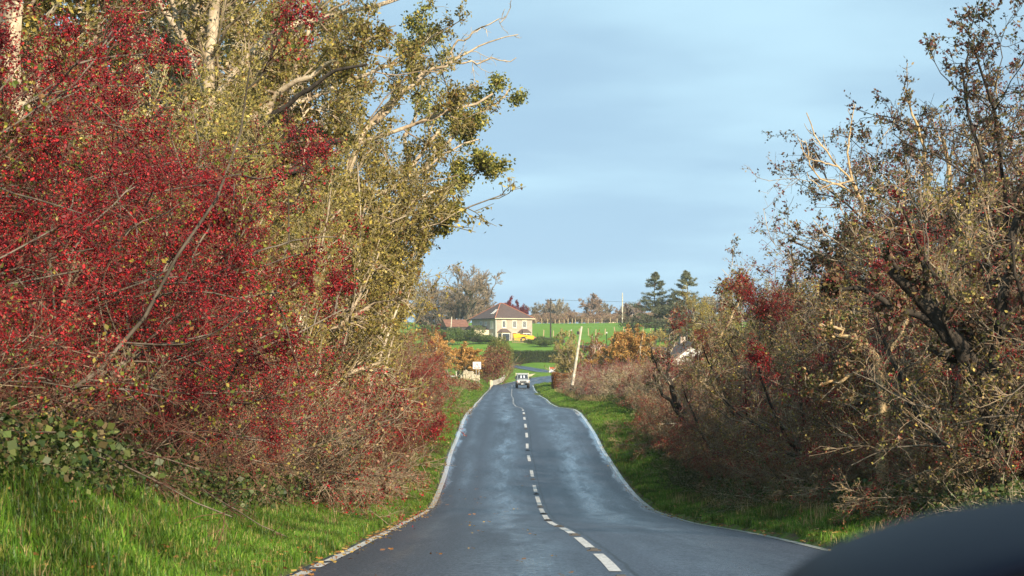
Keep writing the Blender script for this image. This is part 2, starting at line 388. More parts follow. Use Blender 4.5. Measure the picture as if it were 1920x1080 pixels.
# ------------------------------------------------------------------ the road: damp asphalt, wet wheel tracks and wet edges
m, t, b = mat_new('asphalt'); M['asphalt'] = m
uvn = N(t, 'ShaderNodeUVMap', uv_map='UVMap'); su = N(t, 'ShaderNodeSeparateXYZ'); t.links.new(uvn.outputs[0], su.inputs[0])
uv = uvn.outputs[0]
mpp = N(t, 'ShaderNodeMapping'); mpp.inputs['Scale'].default_value = (1.0, 0.16, 1); t.links.new(uv, mpp.inputs[0])
streak = noise(t, mpp.outputs[0], 1.7, 6, 0.6)
grit = noise(t, uv, 60, 3, 0.7)
mp2 = N(t, 'ShaderNodeMapping'); mp2.inputs['Scale'].default_value = (1.0, 0.055, 1); t.links.new(uv, mp2.inputs[0])
patch = noise(t, mp2.outputs[0], 0.9, 5, 0.55)
coarse = noise(t, uv, 7.0, 6, 0.65)
au = mth(t, 'ABSOLUTE', su.outputs[0], 0)
# wet band along each edge, wider where the noise says so
wob = mrange(t, mth(t, 'ADD', mth(t, 'MULTIPLY', streak, 0.5), mth(t, 'MULTIPLY', coarse, 0.5)), 0.35, 0.65, -0.22, 0.22)
edgew = mrange(t, mth(t, 'ADD', au, wob), 2.74, 2.88)
edgew = mth(t, 'MULTIPLY', edgew, mrange(t, su.outputs[1], 40, 62))
# wheel tracks
def gauss(src, c, w):
    return mrange(t, mth(t, 'ABSOLUTE', mth(t, 'SUBTRACT', src, c), 0), w, 0.0)
lane_c = mth(t, 'SUBTRACT', au, 1.55)
track = gauss(mth(t, 'ABSOLUTE', lane_c, 0), 0.72, 0.42)
trk = mth(t, 'MULTIPLY', track, mrange(t, patch, 0.35, 0.6))
wetL = mth(t, 'MULTIPLY', gauss(su.outputs[0], -0.9, 0.9), mrange(t, patch, 0.32, 0.52))
wetR = mth(t, 'MULTIPLY', gauss(su.outputs[0], 1.5, 1.0), mrange(t, patch, 0.30, 0.54))
damp = mth(t, 'MAXIMUM', mth(t, 'MAXIMUM', wetL, wetR), mth(t, 'MULTIPLY', trk, 0.6))
damp = mth(t, 'MULTIPLY', damp, mrange(t, mth(t, 'ADD', mth(t, 'MULTIPLY', streak, 0.5), mth(t, 'MULTIPLY', coarse, 0.5)), 0.38, 0.58))
base0 = ramp(t, noise(t, uv, 28, 3, 0.8), [(0.38, (0.004, 0.007, 0.014)), (0.50, (0.018, 0.025, 0.044)), (0.64, (0.12, 0.13, 0.155))])
seam = mrange(t, mth(t, 'ABSOLUTE', mth(t, 'ADD', mth(t, 'ADD', su.outputs[0], -0.22), mth(t, 'MULTIPLY', noise(t, uv, 0.8, 3), 0.12)), 0), 0.012, 0.03)
base = mixc(t, seam, (0.008, 0.008, 0.01), base0)
dark = ramp(t, mth(t, 'ADD', mth(t, 'MULTIPLY', patch, 0.4), mth(t, 'MULTIPLY', coarse, 0.6)), [(0.36, (0.45, 0.45, 0.48)), (0.64, (1.5, 1.5, 1.5))])
bm_ = N(t, 'ShaderNodeMix', data_type='RGBA', blend_type='MULTIPLY'); bm_.inputs[0].default_value = 1
t.links.new(base, bm_.inputs[6]); t.links.new(dark, bm_.inputs[7])
t.links.new(bm_.outputs[2], b.inputs['Base Color'])
r0 = mrange(t, damp, 0.0, 1.0, 0.50, 0.15)
r0 = mth(t, 'ADD', r0, mrange(t, noise(t, uv, 22, 3, 0.8), 0.3, 0.7, -0.13, 0.10))
r1 = N(t, 'ShaderNodeMix', data_type='FLOAT'); t.links.new(edgew, r1.inputs[0]); t.links.new(r0, r1.inputs[2]); r1.inputs[3].default_value = 0.06
t.links.new(r1.outputs[0], b.inputs['Roughness'])
b.inputs['Specular IOR Level'].default_value = 0.42
bp = N(t, 'ShaderNodeBump'); bp.inputs['Distance'].default_value = 0.006
bs = N(t, 'ShaderNodeMix', data_type='FLOAT'); t.links.new(edgew, bs.inputs[0]); bs.inputs[2].default_value = 0.55; bs.inputs[3].default_value = 0.05
t.links.new(bs.outputs[0], bp.inputs['Strength'])
t.links.new(grit, bp.inputs['Height']); t.links.new(bp.outputs[0], b.inputs['Normal'])

m, t, b = mat_new('road_paint'); M['paint'] = m
g = N(t, 'ShaderNodeNewGeometry')
wear = mrange(t, noise(t, g.outputs['Position'], 14, 6, 0.7), 0.34, 0.5)
t.links.new(mixc(t, wear, (0.07, 0.07, 0.07), (0.62, 0.60, 0.56)), b.inputs['Base Color']); b.inputs['Roughness'].default_value = 0.55

m, t, b = mat_new('wet_road_paint'); M['wet_paint'] = m
g = N(t, 'ShaderNodeNewGeometry'); wear = mrange(t, noise(t, g.outputs['Position'], 10, 6, 0.7), 0.30, 0.46)
t.links.new(mixc(t, wear, (0.10, 0.11, 0.12), (0.66, 0.68, 0.70)), b.inputs['Base Color']); b.inputs['Roughness'].default_value = 0.14
ROADP = np.concatenate([np.stack([_gx[(_g > -30) & (_g < 285)], _g[(_g > -30) & (_g < 285)], _gz[(_g > -30) & (_g < 285)]], 1), BEND[1:]])
def ribbon(P, u0, u1, dz=0.0, cols=2, camber=0.0, vs=None):
    T = np.gradient(P[:, :2], axis=0); T /= np.linalg.norm(T, axis=1)[:, None]
    Nn = np.stack([T[:, 1], -T[:, 0]], 1)
    s = np.concatenate([[0], np.cumsum(np.linalg.norm(np.diff(P[:, :2], axis=0), axis=1))]) if vs is None else vs
    us = np.linspace(u0, u1, cols) if np.isscalar(u0) else None
    Vs, UV = [], []
    for k in range(cols):
        u = us[k]
        uu = np.full(len(P), u) if np.isscalar(u) else u
        Vs.append(np.stack([P[:, 0] + Nn[:, 0] * uu, P[:, 1] + Nn[:, 1] * uu, P[:, 2] + dz - camber * uu ** 2], 1)); UV.append(np.stack([uu, s], 1))
    V = np.stack(Vs, 1).reshape(-1, 3); U = np.stack(UV, 1).reshape(-1, 2)
    i = np.arange(len(P) - 1)[:, None] * cols + np.arange(cols - 1)[None, :]
    Fc = np.stack([i, i + 1, i + cols + 1, i + cols], -1).reshape(-1, 4)
    return V, Fc, U
CAMB = 0.004
_S = np.concatenate([[0], np.cumsum(np.linalg.norm(np.diff(ROADP[:, :2], axis=0), axis=1))]) + ROADP[0, 1]   # arclength ~ Y
V, Fc, U = ribbon(ROADP, -3.22, 3.22, 0.0, 15, CAMB, _S)
road = obj('road', mesh_np('road', V, Fc, M['asphalt'], smooth=True, uv=U), kind='structure')
V, Fc, U = ribbon(LANE, -2.0, 2.0, -0.05, 5, 0.003)
obj('side_road', mesh_np('side_road', V, Fc, M['asphalt'], smooth=True, uv=U + [0, 100]), kind='structure')
V, Fc, U = ribbon(LANE2, -2.3, 2.3, -0.03, 5, 0.003)
obj('side_road', mesh_np('side_road', V, Fc, M['asphalt'], smooth=True, uv=U + [0, 60]), kind='structure')
def mark(name, s0, s1, u0, u1, step=0.5, dz=None, par=road, mt='paint'):
    s = np.linspace(s0, s1, max(2, int((s1 - s0) / step) + 1))
    P = np.stack([np.interp(s, _S, ROADP[:, k]) for k in range(3)], 1)
    um = (u0 + u1) / 2
    V, Fc, U = ribbon(P, u0, u1, (0.006 if s0 < 110 else 0.014) if dz is None else dz, 2, CAMB, s)
    return obj(name, mesh_np(name, V, Fc, M[mt]), par)
s = 12.9
while s < 60: mark('centre_line_mark', s, s + 4.0, -0.06, 0.06); s += 6.0
while s < 283: mark('centre_line_mark', s, s + 2.6, -0.055, 0.055); s += 6.0
for s in (300, 309, 318, 327, 336, 345): mark('centre_line_mark', s, s + 4.0, -0.06, 0.06)
# edge lines: broken close by on the near side, then unbroken
s = 10.0
for a0, a1 in ((10, 14), (15.2, 19.6), (20.3, 21.3), (21.8, 24.4), (24.6, 34.0), (34.6, 53.0)): mark('edge_line', a0, a1, -3.06, -2.94)
mark('edge_line', 54, 286, -3.05, -2.90, mt='wet_paint')
mark('edge_line', 12, 286, 2.91, 3.05, mt='wet_paint')
mark('edge_line', 289, 372, -3.06, -2.92)
# reflecting road studs in the gaps of the centre line
sm = MB(); sm.box(-0.085, 0.085, -0.05, 0.05, 0, 0.010); sm.hexa([(-0.05,-0.05,0.012),(0.05,-0.05,0.012),(0.05,0.05,0.012),(-0.05,0.05,0.012),(-0.04,-0.02,0.03),(0.04,-0.02,0.03),(0.04,0.02,0.03),(-0.04,0.02,0.03)])
stud0 = sm.build('road_stud', M['stone_dark'], road)
s = 17.9; first = True
while s < 110:
    o = stud0 if first else stud0.copy()
    if not first: COL.objects.link(o)
    first = False
    o.location = (float(np.interp(s, _S, ROADP[:, 0])), float(np.interp(s, _S, ROADP[:, 1])), float(np.interp(s, _S, ROADP[:, 2])) + 0.004); s += 6.0 if s < 60 else 12.0
# ------------------------------------------------------------------ plant growing
def unit(v): return v / np.maximum(np.linalg.norm(v, axis=-1, keepdims=True), 1e-9)
def walk(rng, S, Dr, L, k, wander, trop):
    """random-walk polylines: starts S (n,3), directions Dr, lengths L -> (n,k+1,3)"""
    P = np.empty((len(S), k + 1, 3)); P[:, 0] = S; d = unit(Dr)
    tr = np.asarray(trop, float)
    for i in range(k):
        d = unit(d + rng.normal(0, wander, d.shape) + tr)
        P[:, i + 1] = P[:, i] + d * (L / k)[:, None]
    return P
def sample(P, t):
    """point and tangent on polylines P (n,k,3) at parameter t (n,)"""
    k = P.shape[1] - 1; f = np.clip(t, 0, 0.999) * k; i = f.astype(int); u = (f - i)[:, None]; r = np.arange(len(P))
    a, b = P[r, i], P[r, i + 1]
    return a + (b - a) * u, unit(b - a)
def kids(rng, P, R, L, m, t0, t1, ang, ratio, k, wander, trop, rr, minr=0.003, even=False):
    n = len(P); idx = np.repeat(np.arange(n), m)
    t = rng.uniform(t0, t1, n * m)
    p, tg = sample(P[idx], t)
    a = rng.normal(ang, ang * 0.25, n * m)[:, None]
    perp = unit(np.cross(tg, unit(rng.normal(0, 1, tg.shape))))
    d = tg * np.cos(a) + perp * np.sin(a)
    l = L[idx] * ratio * (1.15 - 0.6 * t) * rng.uniform(0.55, 1.3, n * m)
    r0 = np.maximum((R[idx, 0] * (1 - t) + R[idx, 1] * t) * rr * rng.uniform(0.7, 1.1, n * m), minr)
    return walk(rng, p, d, l, k, wander, trop), np.stack([r0, np.maximum(r0 * 0.4, minr * 0.6)], 1), l
def tubes(P, R, sides):
    """(n,k,3) polylines with radii R (n,2) start/end -> V, F"""
    n, k, _ = P.shape
    T = np.empty_like(P); T[:, 1:-1] = P[:, 2:] - P[:, :-2]; T[:, 0] = P[:, 1] - P[:, 0]; T[:, -1] = P[:, -1] - P[:, -2]; T = unit(T)
    ref = np.where(np.abs(T[:, :1, 2:3]) > 0.8, np.array([1.0, 0.1, 0]), np.array([0.1, 0, 1.0]))
    U = unit(np.cross(T, np.broadcast_to(ref, T.shape))); Wv = np.cross(T, U)
    th = np.arange(sides) * 2 * pi / sides
    rad = R[:, :1] * (1 - np.linspace(0, 1, k)) + R[:, 1:] * np.linspace(0, 1, k)
    V = P[:, :, None] + (U[:, :, None] * np.cos(th)[:, None] + Wv[:, :, None] * np.sin(th)[:, None]) * rad[:, :, None, None]
    i = (np.arange(n)[:, None, None] * k + np.arange(k - 1)[None, :, None]) * sides
    j = np.arange(sides)[None, None, :]; j2 = (j + 1) % sides
    Fc = np.stack([i + j, i + j2, i + sides + j2, i + sides + j], -1).reshape(-1, 4)
    return V.reshape(-1, 3), Fc
def join(parts):
    Vs, Fs, o = [], [], 0
    for V, Fc in parts: Vs.append(V); Fs.append(Fc + o); o += len(V)
    return np.concatenate(Vs), np.concatenate(Fs)
def leaves(rng, p, size, palette, droop=0.0, aspect=0.6, clump=None):
    """small folded leaves at points p; palette: list of (rgb, weight)"""
    n = len(p)
    d = unit(rng.normal(0, 1, (n, 3)) + [0, 0, -droop]); s = unit(np.cross(d, rng.normal(0, 1, (n, 3)))); nn = np.cross(d, s)
    L = size * rng.uniform(0.6, 1.35, n)[:, None]; w = L * aspect * 0.5
    V = np.stack([p, p + d * L * 0.5 + s * w + nn * L * 0.12, p + d * L, p + d * L * 0.5 - s * w + nn * L * 0.12], 1).reshape(-1, 3)
    Fc = np.arange(n * 4).reshape(n, 4)
    c = pick(rng, palette, n)
    return V, Fc, np.repeat(c, 4, axis=0)
def pick(rng, palette, n):
    w = np.array([q[1] for q in palette], float); w /= w.sum()
    c = np.array([q[0] for q in palette], float)[rng.choice(len(palette), n, p=w)]
    return np.clip(c * rng.uniform(0.75, 1.3, (n, 1)), 0, 1)
_OV = np.array([(1,0,0),(-1,0,0),(0,1,0),(0,-1,0),(0,0,1),(0,0,-1)], float)
_OF = np.array([(0,2,4),(2,1,4),(1,3,4),(3,0,4),(2,0,5),(1,2,5),(3,1,5),(0,3,5)])
def berries(rng, p, r, palette):
    n = len(p); V = p[:, None] + _OV[None] * (r * rng.uniform(0.7, 1.25, n))[:, None, None]
    Fc = _OF[None] + (np.arange(n) * 6)[:, None, None]
    return V.reshape(-1, 3), Fc.reshape(-1, 3), np.repeat(pick(rng, palette, n), 6, axis=0)
def along(rng, P, n, t0=0.0, t1=1.0, jit=0.0, keep=None):
    if keep is not None: P = P[keep]
    idx = rng.integers(0, len(P), n); p, _t = sample(P[idx], rng.uniform(t0, t1, n))
    return p + rng.normal(0, jit, p.shape) if jit else p

class Plant:
    """parts shared by every copy: list of (name, mesh, kind)"""
    def __init__(s, kind_name): s.kind = kind_name; s.parts = []
    def add(s, name, me, stuff=True): s.parts.append((name, me, 'stuff' if stuff else None)); return s
def place(pl, x, y, rz=0.0, sc=1.0, label=None, cat=None, group=None, z=None, scz=None, sink=0.05):
    r = empty(pl.kind, (x, y, (gz(x, y) - sink) if z is None else z), rz, sc, label=label, cat=cat, group=group)
    if scz: r.scale = (sc, sc, scz)
    for nm, me, kd in pl.parts: obj(nm, me, r, kind=kd)
    return r
def wood(pl, levels, mats, names=('trunk', 'limb', 'twig'), sides=(6, 4, 3, 3, 3)):
    """levels: list of (P, R); the first is the trunk part, the middle ones limbs, the last two twigs"""
    L = len(levels); groups = [[0], list(range(1, max(1, L - 2))), list(range(max(1, L - 2), L))]
    for nm, g_, mt in zip(names, groups, mats):
        if not g_: continue
        V, Fc = join([tubes(levels[i][0], levels[i][1], sides[i]) for i in g_])
        pl.add(nm, mesh_np(pl.kind + '_' + nm, V, Fc, M[mt], smooth=False), True)
def foliage(pl, name, VFC, mt):
    pl.add(name, mesh_np(pl.kind + '_' + name, VFC[0], VFC[1], M[mt], col=VFC[2]), True)
def grow(rng, trunks, spec):
    """trunks: (P,R,L); spec: list of dicts for kids() -> list of (P,R)"""
    P, R, L = trunks; out = [(P, R)]
    for sp_ in spec:
        P, R, L = kids(rng, P, R, L, **sp_); out.append((P, R))
    return out
def stems(rng, n, h, spread, lean, r0, k=8, wander=0.12, trop=(0, 0, 0.05)):
    a = rng.uniform(0, 2 * pi, n); q = rng.uniform(0, 1, n) ** 0.5
    S = np.stack([np.cos(a) * q * spread, np.sin(a) * q * spread, np.full(n, -0.1)], 1)
    Dv = np.stack([np.cos(a) * lean * (0.3 + q), np.sin(a) * lean * (0.3 + q), np.ones(n)], 1)
    L = h * rng.uniform(0.75, 1.12, n)
    return walk(rng, S, Dv, L, k, wander, trop), np.stack([np.full(n, r0) * rng.uniform(.7, 1.2, n), np.full(n, r0 * 0.3)], 1), L
def custom(pts_list, radii, k=14, rng=None, wig=0.0):
    """trunks through given points (lists of local xyz)"""
    Ps = []
    for pts in pts_list:
        q = spline([tuple(map(float, p)) for p in pts], 0.05); s = np.linspace(0, len(q) - 1, k + 1).astype(int); Ps.append(q[s])
    P = np.array(Ps)
    if wig: P[:, 1:] += rng.normal(0, wig, P[:, 1:].shape)
    L = np.linalg.norm(np.diff(P, axis=1), axis=2).sum(1)
    return P, np.array(radii, float), L

RED = [((0.26, 0.012, 0.018), 5), ((0.38, 0.018, 0.022), 4), ((0.12, 0.007, 0.009), 4), ((0.40, 0.03, 0.02), 1)]
DRED = [((0.17, 0.010, 0.012), 4), ((0.10, 0.008, 0.010), 4), ((0.27, 0.010, 0.012), 3)]
YG = [((0.20, 0.22, 0.03), 3), ((0.10, 0.14, 0.02), 3), ((0.32, 0.26, 0.05), 2), ((0.20, 0.10, 0.03), 1)]
OLIVE = [((0.27, 0.22, 0.05), 5), ((0.17, 0.15, 0.035), 4), ((0.40, 0.32, 0.08), 3), ((0.52, 0.40, 0.08), 1), ((0.22, 0.12, 0.04), 2)]
KHAKI = [((0.28, 0.12, 0.06), 3), ((0.27, 0.19, 0.075), 4), ((0.17, 0.13, 0.05), 4), ((0.13, 0.15, 0.04), 3), ((0.38, 0.27, 0.12), 2)]
DARKL = [((0.07, 0.07, 0.025), 4), ((0.12, 0.07, 0.04), 4), ((0.11, 0.04, 0.03), 3), ((0.18, 0.13, 0.05), 2)]
WEED = [((0.035, 0.065, 0.014), 5), ((0.07, 0.10, 0.022), 4), ((0.13, 0.15, 0.04), 2), ((0.14, 0.11, 0.05), 2), ((0.22, 0.16, 0.08), 1)]
GREEN = [((0.06, 0.10, 0.02), 4), ((0.10, 0.15, 0.03), 4), ((0.17, 0.19, 0.05), 2)]

U3 = np.array([0, 0, 1.0])
def hawthorn(seed, h=5.6):
    rng = np.random.default_rng(seed); pl = Plant('hawthorn_bush')
    lv = grow(rng, stems(rng, 8, h * 0.92, 0.55, 0.42, 0.024, wander=0.21, trop=(0, 0, 0.05)), [
        dict(m=13, t0=0.06, t1=1.0, ang=0.95, ratio=0.36, k=6, wander=0.16, trop=(0, 0, -0.03), rr=0.5, minr=0.010),
        dict(m=7, t0=0.12, t1=1.0, ang=0.85, ratio=0.5, k=4, wander=0.20, trop=(0, 0, -0.02), rr=0.5, minr=0.006),
        dict(m=6, t0=0.1, t1=1.0, ang=0.8, ratio=0.62, k=2, wander=0.25, trop=(0, 0, 0.0), rr=0.5, minr=0.0036)])
    wood(pl, lv, ('bark_grey', 'bark_grey', 'bark_red'))
    Pt = lv[3][0]
    mid = Pt[:, 1]; ph = np.sin(mid[:, 0] * 2.6 + seed) + np.sin(mid[:, 1] * 2.3 + 1) + np.sin(mid[:, 2] * 2.9 + 2)
    rich = mid[:, 2] > 0.8
    keep = rich & (ph > -0.55)
    c = along(rng, Pt, 2700, 0.2, 1, 0.0, keep)
    p = np.repeat(c, 5, axis=0) + rng.normal(0, 0.030, (len(c) * 5, 3))
    foliage(pl, 'berries', berries(rng, p, 0.0092, RED), 'berry')
    lp = along(rng, Pt, 12000, 0.1, 1, 0.02, rich)
    lp = np.concatenate([lp, along(rng, Pt, 22000, 0.1, 1, 0.05, keep)])
    foliage(pl, 'red_leaves', leaves(rng, lp, 0.031, DRED + RED), 'leaf')
    lp = along(rng, Pt, 3400, 0.2, 1, 0.02, (ph < -0.1))
    foliage(pl, 'leaves', leaves(rng, lp, 0.048, YG), 'leaf')
    return pl
def brown_shrub(seed, h=3.6, redness=1.0, green=0.4, tw=None):
    rng = np.random.default_rng(seed); pl = Plant('twiggy_shrub')
    lv = grow(rng, stems(rng, 11, h, 0.8, 0.75, 0.022, wander=0.14, trop=(0, 0, 0.0)), [
        dict(m=12, t0=0.05, t1=1.0, ang=0.7, ratio=0.42, k=5, wander=0.15, trop=(0, 0, 0.02), rr=0.5, minr=0.008),
        dict(m=7, t0=0.1, t1=1.0, ang=0.7, ratio=0.5, k=4, wander=0.2, trop=(0, 0, 0.02), rr=0.55, minr=0.005),
        dict(m=4, t0=0.1, t1=1.0, ang=0.7, ratio=0.6, k=2, wander=0.25, trop=(0, 0, 0.0), rr=0.6, minr=0.0036)])
    wood(pl, lv, ('bark_grey', 'bark_brown', tw or ('bark_red' if redness > .5 else 'bark_brown')))
    Pt = lv[3][0]; mid = Pt[:, 1]; ph = np.sin(mid[:, 0] * 2.6 + seed) + np.sin(mid[:, 1] * 2.3 + 1) + np.sin(mid[:, 2] * 2.9 + 2)
    if redness:
        foliage(pl, 'berries', berries(rng, along(rng, Pt, int(4200 * redness), 0.3, 1, 0.02, ph > 0.1), 0.013, RED), 'berry')
        foliage(pl, 'red_leaves', leaves(rng, along(rng, Pt, int(9500 * redness), 0.2, 1, 0.03, ph > -0.3), 0.045, DRED + RED[:2]), 'leaf')
    foliage(pl, 'leaves', leaves(rng, along(rng, Pt, int(5000 * green), 0.2, 1, 0.02), 0.06, KHAKI), 'leaf')
    return pl
def olive_shrub(seed, h=7.5):
    rng = np.random.default_rng(seed); pl = Plant('upright_shrub')
    lv = grow(rng, stems(rng, 12, h, 0.9, 0.20, 0.04, wander=0.06, trop=(0, 0, 0.02)), [
        dict(m=14, t0=0.05, t1=1.0, ang=0.55, ratio=0.28, k=6, wander=0.10, trop=(0, 0, 0.06), rr=0.5, minr=0.010),
        dict(m=7, t0=0.1, t1=1.0, ang=0.6, ratio=0.5, k=4, wander=0.12, trop=(0, 0, 0.04), rr=0.5, minr=0.006),
        dict(m=4, t0=0.1, t1=1.0, ang=0.7, ratio=0.6, k=2, wander=0.2, trop=(0, 0, 0.02), rr=0.6, minr=0.004)])
    wood(pl, lv, ('bark_pale', 'bark_olive', 'bark_olive'))
    foliage(pl, 'leaves', leaves(rng, along(rng, lv[3][0], 26000, 0.0, 1, 0.03), 0.07, OLIVE), 'leaf')
    return pl
def scrub(seed, h=6.0, pal=KHAKI, red=0.3, bark3=('bark_dark', 'bark_grey', 'bark_brown'), nleaf=7500, name='scrub_tree', lean=0.45, n=6, size=0.06):
    rng = np.random.default_rng(seed); pl = Plant(name)
    lv = grow(rng, stems(rng, n, h, 0.5, lean, 0.07, wander=0.2, trop=(0, 0, 0.07)), [
        dict(m=11, t0=0.15, t1=1.0, ang=0.8, ratio=0.40, k=7, wander=0.24, trop=(0, 0, 0.03), rr=0.5, minr=0.014),
        dict(m=8, t0=0.12, t1=1.0, ang=0.85, ratio=0.48, k=5, wander=0.26, trop=(0, 0, 0.02), rr=0.5, minr=0.008),
        dict(m=5, t0=0.1, t1=1.0, ang=0.8, ratio=0.55, k=2, wander=0.3, trop=(0, 0, 0.02), rr=0.5, minr=0.0048)])
    wood(pl, lv, bark3)
    Pt = lv[3][0]; mid = Pt[:, 1]; ph = np.sin(mid[:, 0] * 1.9 + seed) + np.sin(mid[:, 1] * 2.1 + 1) + np.sin(mid[:, 2] * 1.7 + 2)
    if nleaf: foliage(pl, 'leaves', leaves(rng, along(rng, Pt, nleaf, 0.3, 1, 0.03, ph < 1.2), size, pal), 'leaf')
    if red: foliage(pl, 'berries', berries(rng, along(rng, Pt, int(6000 * red), 0.3, 1, 0.03, ph > 0.9), 0.015, RED), 'berry')
    return pl
def bramble(seed, pal=GREEN + KHAKI, h=1.0, n=26, nl=2600, size=0.07, name='bramble_clump'):
    rng = np.random.default_rng(seed); pl = Plant(name)
    lv = grow(rng, stems(rng, n, h * 1.5, 0.7, 1.1, 0.007, k=7, wander=0.12, trop=(0, 0, -0.13)), [
        dict(m=6, t0=0.15, t1=1.0, ang=0.8, ratio=0.35, k=3, wander=0.2, trop=(0, 0, 0), rr=0.6, minr=0.004)])
    V, Fc = join([tubes(lv[0][0], lv[0][1], 3), tubes(lv[1][0], lv[1][1], 3)])
    pl.add('stems', mesh_np(name + '_stems', V, Fc, M['bark_pale']), True)
    foliage(pl, 'leaves', leaves(rng, np.concatenate([along(rng, lv[1][0], nl, 0.1, 1, 0.04), along(rng, lv[0][0], nl // 3, 0.1, 1, 0.05)]), size, pal, aspect=0.8), 'leaf')
    return pl
def far_tree(seed, h, r, trunk_h=0.25, bark3=('bark_grey',) * 3, pal=None, nleaf=0, name='bare_tree', lsize=0.3, m=(10, 7, 6, 4), tw=0.03, n=1, lean=0.1, ang=0.75, r0=None, trop=0.02):
    """a rounded broad tree seen from afar: twigs thick enough to read at its distance"""
    rng = np.random.default_rng(seed); pl = Plant(name)
    st = stems(rng, n, h * 0.78, 0.3 * (n > 1), lean, r0 or h * 0.03, wander=0.07, trop=(0, 0, 0.05))
    q = r / h
    lv = grow(rng, st, [
        dict(m=m[0], t0=trunk_h, t1=1.0, ang=ang, ratio=0.62 * q * 1.6, k=7, wander=0.13, trop=(0, 0, trop), rr=0.5, minr=tw * 1.5),
        dict(m=m[1], t0=0.2, t1=1.0, ang=0.65, ratio=0.48, k=5, wander=0.16, trop=(0, 0, trop), rr=0.5, minr=tw),
        dict(m=m[2], t0=0.15, t1=1.0, ang=0.65, ratio=0.5, k=3, wander=0.2, trop=(0, 0, trop), rr=0.5, minr=tw * 0.65),
        dict(m=m[3], t0=0.1, t1=1.0, ang=0.65, ratio=0.6, k=1, wander=0.2, trop=(0, 0, 0.0), rr=0.5, minr=tw * 0.45)])
    wood(pl, lv, bark3)
    if nleaf: foliage(pl, 'crown', leaves(rng, along(rng, lv[4][0], nleaf, 0, 1, lsize * 0.5), lsize, pal), 'leaf')
    return pl
def conifer(seed, h=14, r=4.2, tiers=34):
    rng = np.random.default_rng(seed); pl = Plant('spruce_tree')
    P, R, L = custom([[(0, 0, -0.3), (0.1, 0, h * .35), (-0.1, 0.1, h * .7), (0, 0, h)]], [(0.28, 0.03)], 12, rng, 0.02)
    n = tiers * 4; t = np.sort(rng.uniform(0.12, 0.985, n)); p = np.stack([rng.normal(0, .05, n), rng.normal(0, .05, n), t * h], 1)
    a = rng.uniform(0, 2 * pi, n); l = r * (1.01 - t) ** 0.9 * rng.uniform(0.55, 1.25, n) * 1.7 + 0.15
    d = np.stack([np.cos(a), np.sin(a), 0.15 - 0.35 * (1 - t)], 1)
    B = walk(rng, p, d, l, 6, 0.07, (0, 0, 0.05)); BR = np.stack([np.full(n, 0.07), np.full(n, 0.02)], 1)
    B2, B2R, l2 = kids(rng, B, BR, l, 9, 0.15, 1.0, 0.75, 0.36, 3, 0.1, (0, 0, -0.05), 0.5, 0.018)
    B2[:, :, 2] = B2[:, :1, 2] + (B2[:, :, 2] - B2[:, :1, 2]) * 0.35
    wood(pl, [(P, R), (B, BR), (B2, B2R)], ('bark_grey', 'bark_grey', 'bark_dark'), sides=(6, 3, 3))
    q = np.concatenate([along(rng, B2, 22000, 0, 1, 0.07), along(rng, B, 5000, 0.3, 1, 0.08)])
    foliage(pl, 'needles', leaves(rng, q, 0.30, [((0.12, 0.14, 0.075), 4), ((0.17, 0.175, 0.085), 3), ((0.2, 0.18, 0.1), 1)], droop=0.0, aspect=0.26), 'needle')
    return pl
def dense_bush(seed, rx, ry, rz, pal, n=9000, size=0.14, name='evergreen_bush', lumps=9, bark='bark_grey'):
    """a leafy mass: short twigs and leaves through a lumpy volume, open at the edges"""
    rng = np.random.default_rng(seed); pl = Plant(name)
    st = stems(rng, 14, rz * 1.5, rx * 0.35, 0.7, 0.03, wander=0.15, trop=(0, 0, 0.03))
    lv = grow(rng, st, [dict(m=7, t0=0.2, t1=1, ang=0.7, ratio=0.4, k=4, wander=0.2, trop=(0, 0, 0), rr=0.5, minr=0.012)])
    sc = np.array([rx / (rz * 0.9), ry / (rz * 0.9), 1.0])
    V, Fc = join([tubes(lv[0][0] * sc, lv[0][1], 4), tubes(lv[1][0] * sc, lv[1][1], 3)])
    pl.add('stems', mesh_np(name + '_stems', V, Fc, M[bark]), True)
    c = rng.normal(0, 0.42, (lumps, 3)) * [rx, ry, rz * 0.6] + [0, 0, rz * 1.0]
    rr = rng.uniform(0.35, 0.6, lumps)
    i = rng.integers(0, lumps, n); d = unit(rng.normal(0, 1, (n, 3))); q = rng.uniform(0.35, 1.0, n) ** 0.45 * (1 + 0.12 * np.sin(d[:, 0] * 7 + i) * np.sin(d[:, 2] * 6))
    p = c[i] + d * (q * rr[i])[:, None] * [rx, ry, rz]
    p = p[p[:, 2] > 0.02]
    foliage(pl, 'leaves', leaves(rng, p, size, pal), 'leaf')
    return pl
def clipped_hedge(seed, L, Wd, H, pal, n=14000, size=0.1, name='clipped_hedge'):
    rng = np.random.default_rng(seed); pl = Plant(name)
    V = []; 
    mb = MB(); mb.box(-L/2 + .12, L/2 - .12, -Wd/2 + .12, Wd/2 - .12, -0.2, H - .14); me = bpy.data.meshes.new(name + '_core'); bmesh.ops.recalc_face_normals(mb.bm, faces=mb.bm.faces); mb.bm.to_mesh(me); mb.bm.free(); me.materials.append(M['bark_dark']); pl.add('branches', me, True)
    f = rng.uniform(0, 1, (n, 3)); p = np.stack([(f[:, 0] - .5) * L, (f[:, 1] - .5) * Wd, f[:, 2] * H], 1)
    face = rng.choice(3, n, p=np.array([Wd * H * 2, L * H * 2, L * Wd]) / (Wd * H * 2 + L * H * 2 + L * Wd)); sd = rng.choice([-1, 1], n)
    p[face == 0, 0] = (sd * L / 2)[face == 0]; p[face == 1, 1] = (sd * Wd / 2)[face == 1]; p[face == 2, 2] = H
    p += rng.normal(0, 0.07, p.shape) + 0.08 * np.sin(p[:, :1] * 2.3) * [0, 0, 1]
    foliage(pl, 'leaves', leaves(rng, p, size, pal), 'leaf')
    return pl

